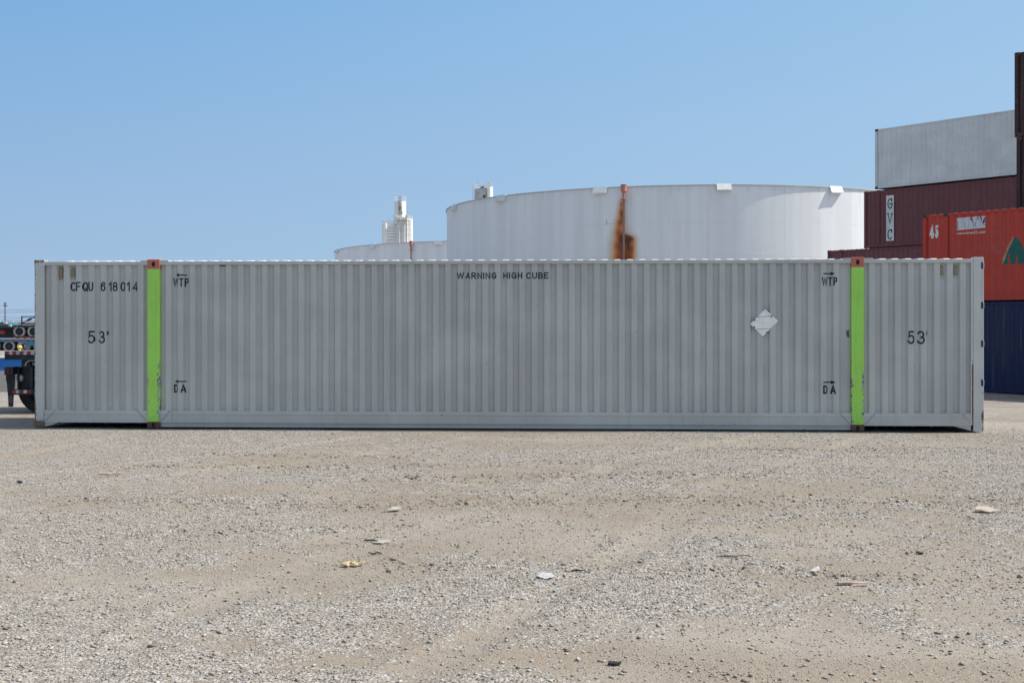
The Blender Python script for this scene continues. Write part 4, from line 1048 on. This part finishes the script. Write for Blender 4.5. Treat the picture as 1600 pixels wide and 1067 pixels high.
# lamp box with tapered mudflap below
lb = MB().box(X(10.2), X(24), .1, .42, Z(586), Z(573.3)).build('lamp_box', M['black'], tr, bevel=.008)
for a_ in (12, 15.8): MB().box(X(a_), X(a_+2.6), .07, .099, Z(582.5), Z(576)).build('tail_lamp', M['redlens'], lb, bevel=.004)
MB().box(X(8.2), X(10), .2, .38, Z(581), Z(576.5)).build('side_marker', M['redlens'], lb)
flap = MB().extr([(X(10), Z(586.2)), (X(24.2), Z(586.2)), (X(24), Z(600)), (X(21.8), Z(620)), (X(21), Z(636.5)), (X(13.8), Z(636.5)), (X(13.2), Z(622)), (X(11.2), Z(600)), (X(9.6), Z(592))], 1, .2, .215).build('mudflap', M['black_dusty'], tr)
mk = MB()
for i in range(4): mk.box(X(15.4+i*1.35), X(15.9+i*1.35), .195, .1985, Z(629), Z(618.5))
mk.box(X(15.4), X(20), .195, .1985, Z(629.6), Z(629.05)); mk.build('flap_marks', plain('pale_rubber_mark', (.20,.20,.22), .8), flap)
MB().box(X(24.5), X(27.5), .3, .36, Z(612), Z(574)).box(X(44.5), X(48.5), .3, .36, Z(612), Z(562.1)).box(X(24), X(60), .62, .66, Z(608), Z(586)).build('bumper_frame', plain('dark_blue_grey_steel', (.03,.035,.045), .5), tr)
MB().box(X(24.4), X(62), .41, .44, Z(609), Z(574)).build('splash_guard', M['black'], tr)
bu = MB().box(X(19.8), X(60), .18, .29, Z(617.5), Z(608.8)).build('bumper', M['black'], tr, bevel=.008)
for i in range(5): MB().box(X(20.3+i*6), X(20.3+i*6+(6 if i % 2 == 0 else 5)), .172, .178, Z(615), Z(610)).build('white_tape' if i % 2 else 'red_tape', M['whitetape' if i % 2 else 'redtape'], bu)
rw = 40*k; X = lambda x: (x-800)*(D+.5)/F-TX
for xw in (67, 67+106, ):
    for yw in (.46, 1.6):
        wheel(tr, (X(xw), yw, rw-.03), rw, .5, M['rubber'], M['darkrim'])
    MB().tube((X(xw), .3, rw-.03), (X(xw), 2.2, rw-.03), .07).build('axle', M['black'], tr)
MB().lathe((X(34.5), .40, Z(592)), (0,1,0), [(.085, .0), (.075, -.05), (.04, -.07), (.003, -.075)], 20).build('air_tank', plain('bare_alloy', (.45,.45,.45), .4, .5), tr, smooth=True)
MB().box(LT-2.2, LT-2.0, .3, .5, 0.0, Z(562.2)).box(LT-2.2, LT-2.0, 1.9, 2.1, 0.0, Z(562.2)).build('landing_leg', M['black'], tr)

# ------------------------------------------------------------------ litter on the gravel
def gp(x, y):
    Y = F*CZ/(y-HY)
    for _ in range(4): Xw = (x-800)*Y/F; Y = F*(CZ-float(hgt(Xw, Y)))/(y-HY)
    Xw = (x-800)*Y/F; return Vector((Xw, Y, float(hgt(Xw, Y))))
def flat_scrap(name, label, cat, x, y, outline, th_, mat, rz=0, tilt=(0,0), lift=.012, crumple=.0, group=None, seed=1, k=1.0):
    outline = [(a*k, b*k) for a, b in outline]; th_ *= .8; lift *= .5
    q = gp(x, y); rs = random.Random(seed)
    cx = sum(p_[0] for p_ in outline)/len(outline); cy_ = sum(p_[1] for p_ in outline)/len(outline)
    bm = bmesh.new(); vs = [bm.verts.new((a, b, 0)) for a, b in outline]; bm.faces.new(vs)
    bmesh.ops.triangulate(bm, faces=bm.faces[:]); bmesh.ops.subdivide_edges(bm, edges=bm.edges[:], cuts=2, use_grid_fill=False)
    for v in bm.verts: v.co.z += crumple*(rs.random()-.3) + tilt[0]*(v.co.x-cx) + tilt[1]*(v.co.y-cy_)
    r = bmesh.ops.solidify(bm, geom=bm.faces[:], thickness=th_); bmesh.ops.recalc_face_normals(bm, faces=bm.faces[:])
    mz = min(v.co.z for v in bm.verts)
    for v in bm.verts: v.co.z += lift-mz
    me = bpy.data.meshes.new(name); bm.to_mesh(me); bm.free(); me.materials.append(mat)
    o = bpy.data.objects.new(name, me); C.objects.link(o); o.location = q; o.rotation_euler.z = rz
    return tag(o, label, cat, group)
MYEL = plain('yellow_scrap', (.44,.35,.19), .7, 0, .12, 20); MCARD = plain('pale_cardboard', (.36,.31,.24), .85, 0, .12, 20)
MPL = plain('white_plastic', (.40,.395,.385), .35, 0, .08, 20); MWD = plain('weathered_wood', (.36,.27,.21), .85, 0, .25, 25); MDK = plain('dark_scrap', (.012,.010,.011), .6)
MGS = plain('grey_sheet', (.36,.335,.29), .6, 0, .1, 15); MRD = plain('maroon_edge', (.20,.03,.03), .6)
flat_scrap('torn_board', 'torn yellow scrap of board with holes on the gravel, left of centre', 'scrap', 547, 886,
    [(-.105,.0),(-.02,.075),(.04,.085),(.055,.055),(.095,.06),(.135,.09),(.15,.085),(.13,.04),(.09,.03),(.075,-.01),(.03,-.02),(.045,.02),(-.005,.03),(-.01,-.055),(-.05,-.035)], .012, MYEL, 0, (.0,.12), .015, .012, k=0.68)
flat_scrap('plastic_sheet', 'small shiny white plastic sheet lying near the centre of the foreground', 'scrap', 853, 903, [(-.075,.02),(-.03,.10),(.03,.08),(.075,.0),(.0,-.075),(-.04,-.04)], .004, MPL, 0, (.05,.10), .01, .008, k=0.9)
flat_scrap('plastic_sheet', 'narrow whitish plastic scrap in the right half of the yard', 'scrap', 1273, 893, [(-.055,-.05),(.03,.08),(.055,.085),(.045,.0),(.0,-.03)], .004, MPL, 0, (.05,.12), .01, .006, seed=4, k=0.85)
gsh = flat_scrap('broken_sheet', 'grey board scrap with a dark red underside, upper middle of the yard', 'scrap', 615, 799, [(-.10,-.09),(-.035,.12),(.08,.14),(.11,.05),(.04,-.06)], .012, MGS, 0, (.06,.10), .02, .006, seed=2, k=0.62)
flat_scrap('broken_sheet', 'dusty flat sheet half buried beside a black stick, left of centre', 'scrap', 596, 848, [(-.09,-.05),(-.07,.06),(.06,.08),(.11,.02),(.02,-.07)], .006, MGS, 0, (.02,.05), .006, .004, seed=6, k=0.72)
flat_scrap('cardboard_piece', 'curled pale cardboard piece with a dark shadow at the right side of the yard', 'cardboard', 1541, 801, [(-.15,-.06),(-.11,.08),(.02,.20),(.12,.17),(.17,.05),(.02,-.09)], .012, MCARD, 0, (-.10,.10), .02, .012, seed=3, k=0.72)
flat_scrap('dark_scrap', 'black curled scrap on the gravel at the bottom, right of centre', 'scrap', 960, 1039, [(-.055,.0),(-.045,.03),(.0,.02),(.035,.01),(.06,.02),(.035,-.02),(.0,-.035),(-.03,-.03)], .014, MDK, 0, (.02,.12), .006, .004, k=0.62)
flat_scrap('dark_scrap', 'small black lump of scrap in the right part of the yard', 'scrap', 1437, 866, [(-.05,.02),(-.01,.05),(.05,.01),(.045,-.02),(-.02,-.02)], .014, MDK, 0, (-.1,.2), .006, .006, seed=9, k=0.55)
flat_scrap('dark_scrap', 'thin black scrap near the left edge below the trailer', 'scrap', 31, 755, [(-.08,.03),(-.02,.06),(.06,.0),(.07,-.03),(-.02,-.02)], .016, MDK, 0, (-.05,.2), .006, .006, seed=12, k=0.5)
def stick(name, label, x, y, L, r, rz, mat, bend=.03, lift=.012, n=8, seed=1, cat='stick'):
    q = gp(x, y); rs = random.Random(seed); m_ = MB(); last = None
    pts = [Vector((-L/2+L*i/n, bend*math.sin(i*1.1+seed)+rs.uniform(-1,1)*r*.4, r+rs.uniform(0,1)*r*.5)) for i in range(n+1)]
    for i in range(n): m_.tube(pts[i], pts[i+1], r*(.7+.5*math.sin(math.pi*(i+.5)/n)), r*(.7+.5*math.sin(math.pi*(i+1.5)/n)), n=7)
    o = m_.build(name, mat, None, smooth=True); o.location = q+Vector((0,0,lift)); o.rotation_euler.z = rz; return tag(o, label, cat)
w_ = thing('wood_splinter', 'weathered splintered piece of wood in the lower right of the yard', 'wood', gp(1328, 914), .05)
MB().extr([(-.09, .006), (-.08, .024), (-.02, .026), (.06, .022), (.10, .018), (.08, .012), (.0, .012), (-.06, .004)], 1, -.018, .02).build('plank', MWD, w_, bevel=.004)
MB().extr([(-.01, .0), (.02, .008), (.09, .010), (.09, .003), (.02, .0)], 1, -.042, -.020).build('splinter', MWD, w_)
stick('stick', 'curved tan stick lying at the left of the yard', 173, 744.5, .24, .010, .35, MWD, .02, .02, seed=2)
stick('stick', 'black twig beside the dusty flat sheet, left of centre', 580, 847, .12, .006, -.25, MDK, .012, .01, seed=3)
stick('stick', 'dark twig right of the shiny white plastic sheet', 903, 894, .11, .006, .25, MDK, .012, .006, seed=5)
stick('stick', 'long thin grey stick in the middle right of the yard', 1145, 871, .25, .007, .15, plain('grey_wood', (.16,.14,.12), .9), .012, .006, seed=7)
stick('stick', 'curved dark twig just above the torn yellow board', 586, 866, .10, .005, .1, MDK, .03, .005, seed=8)
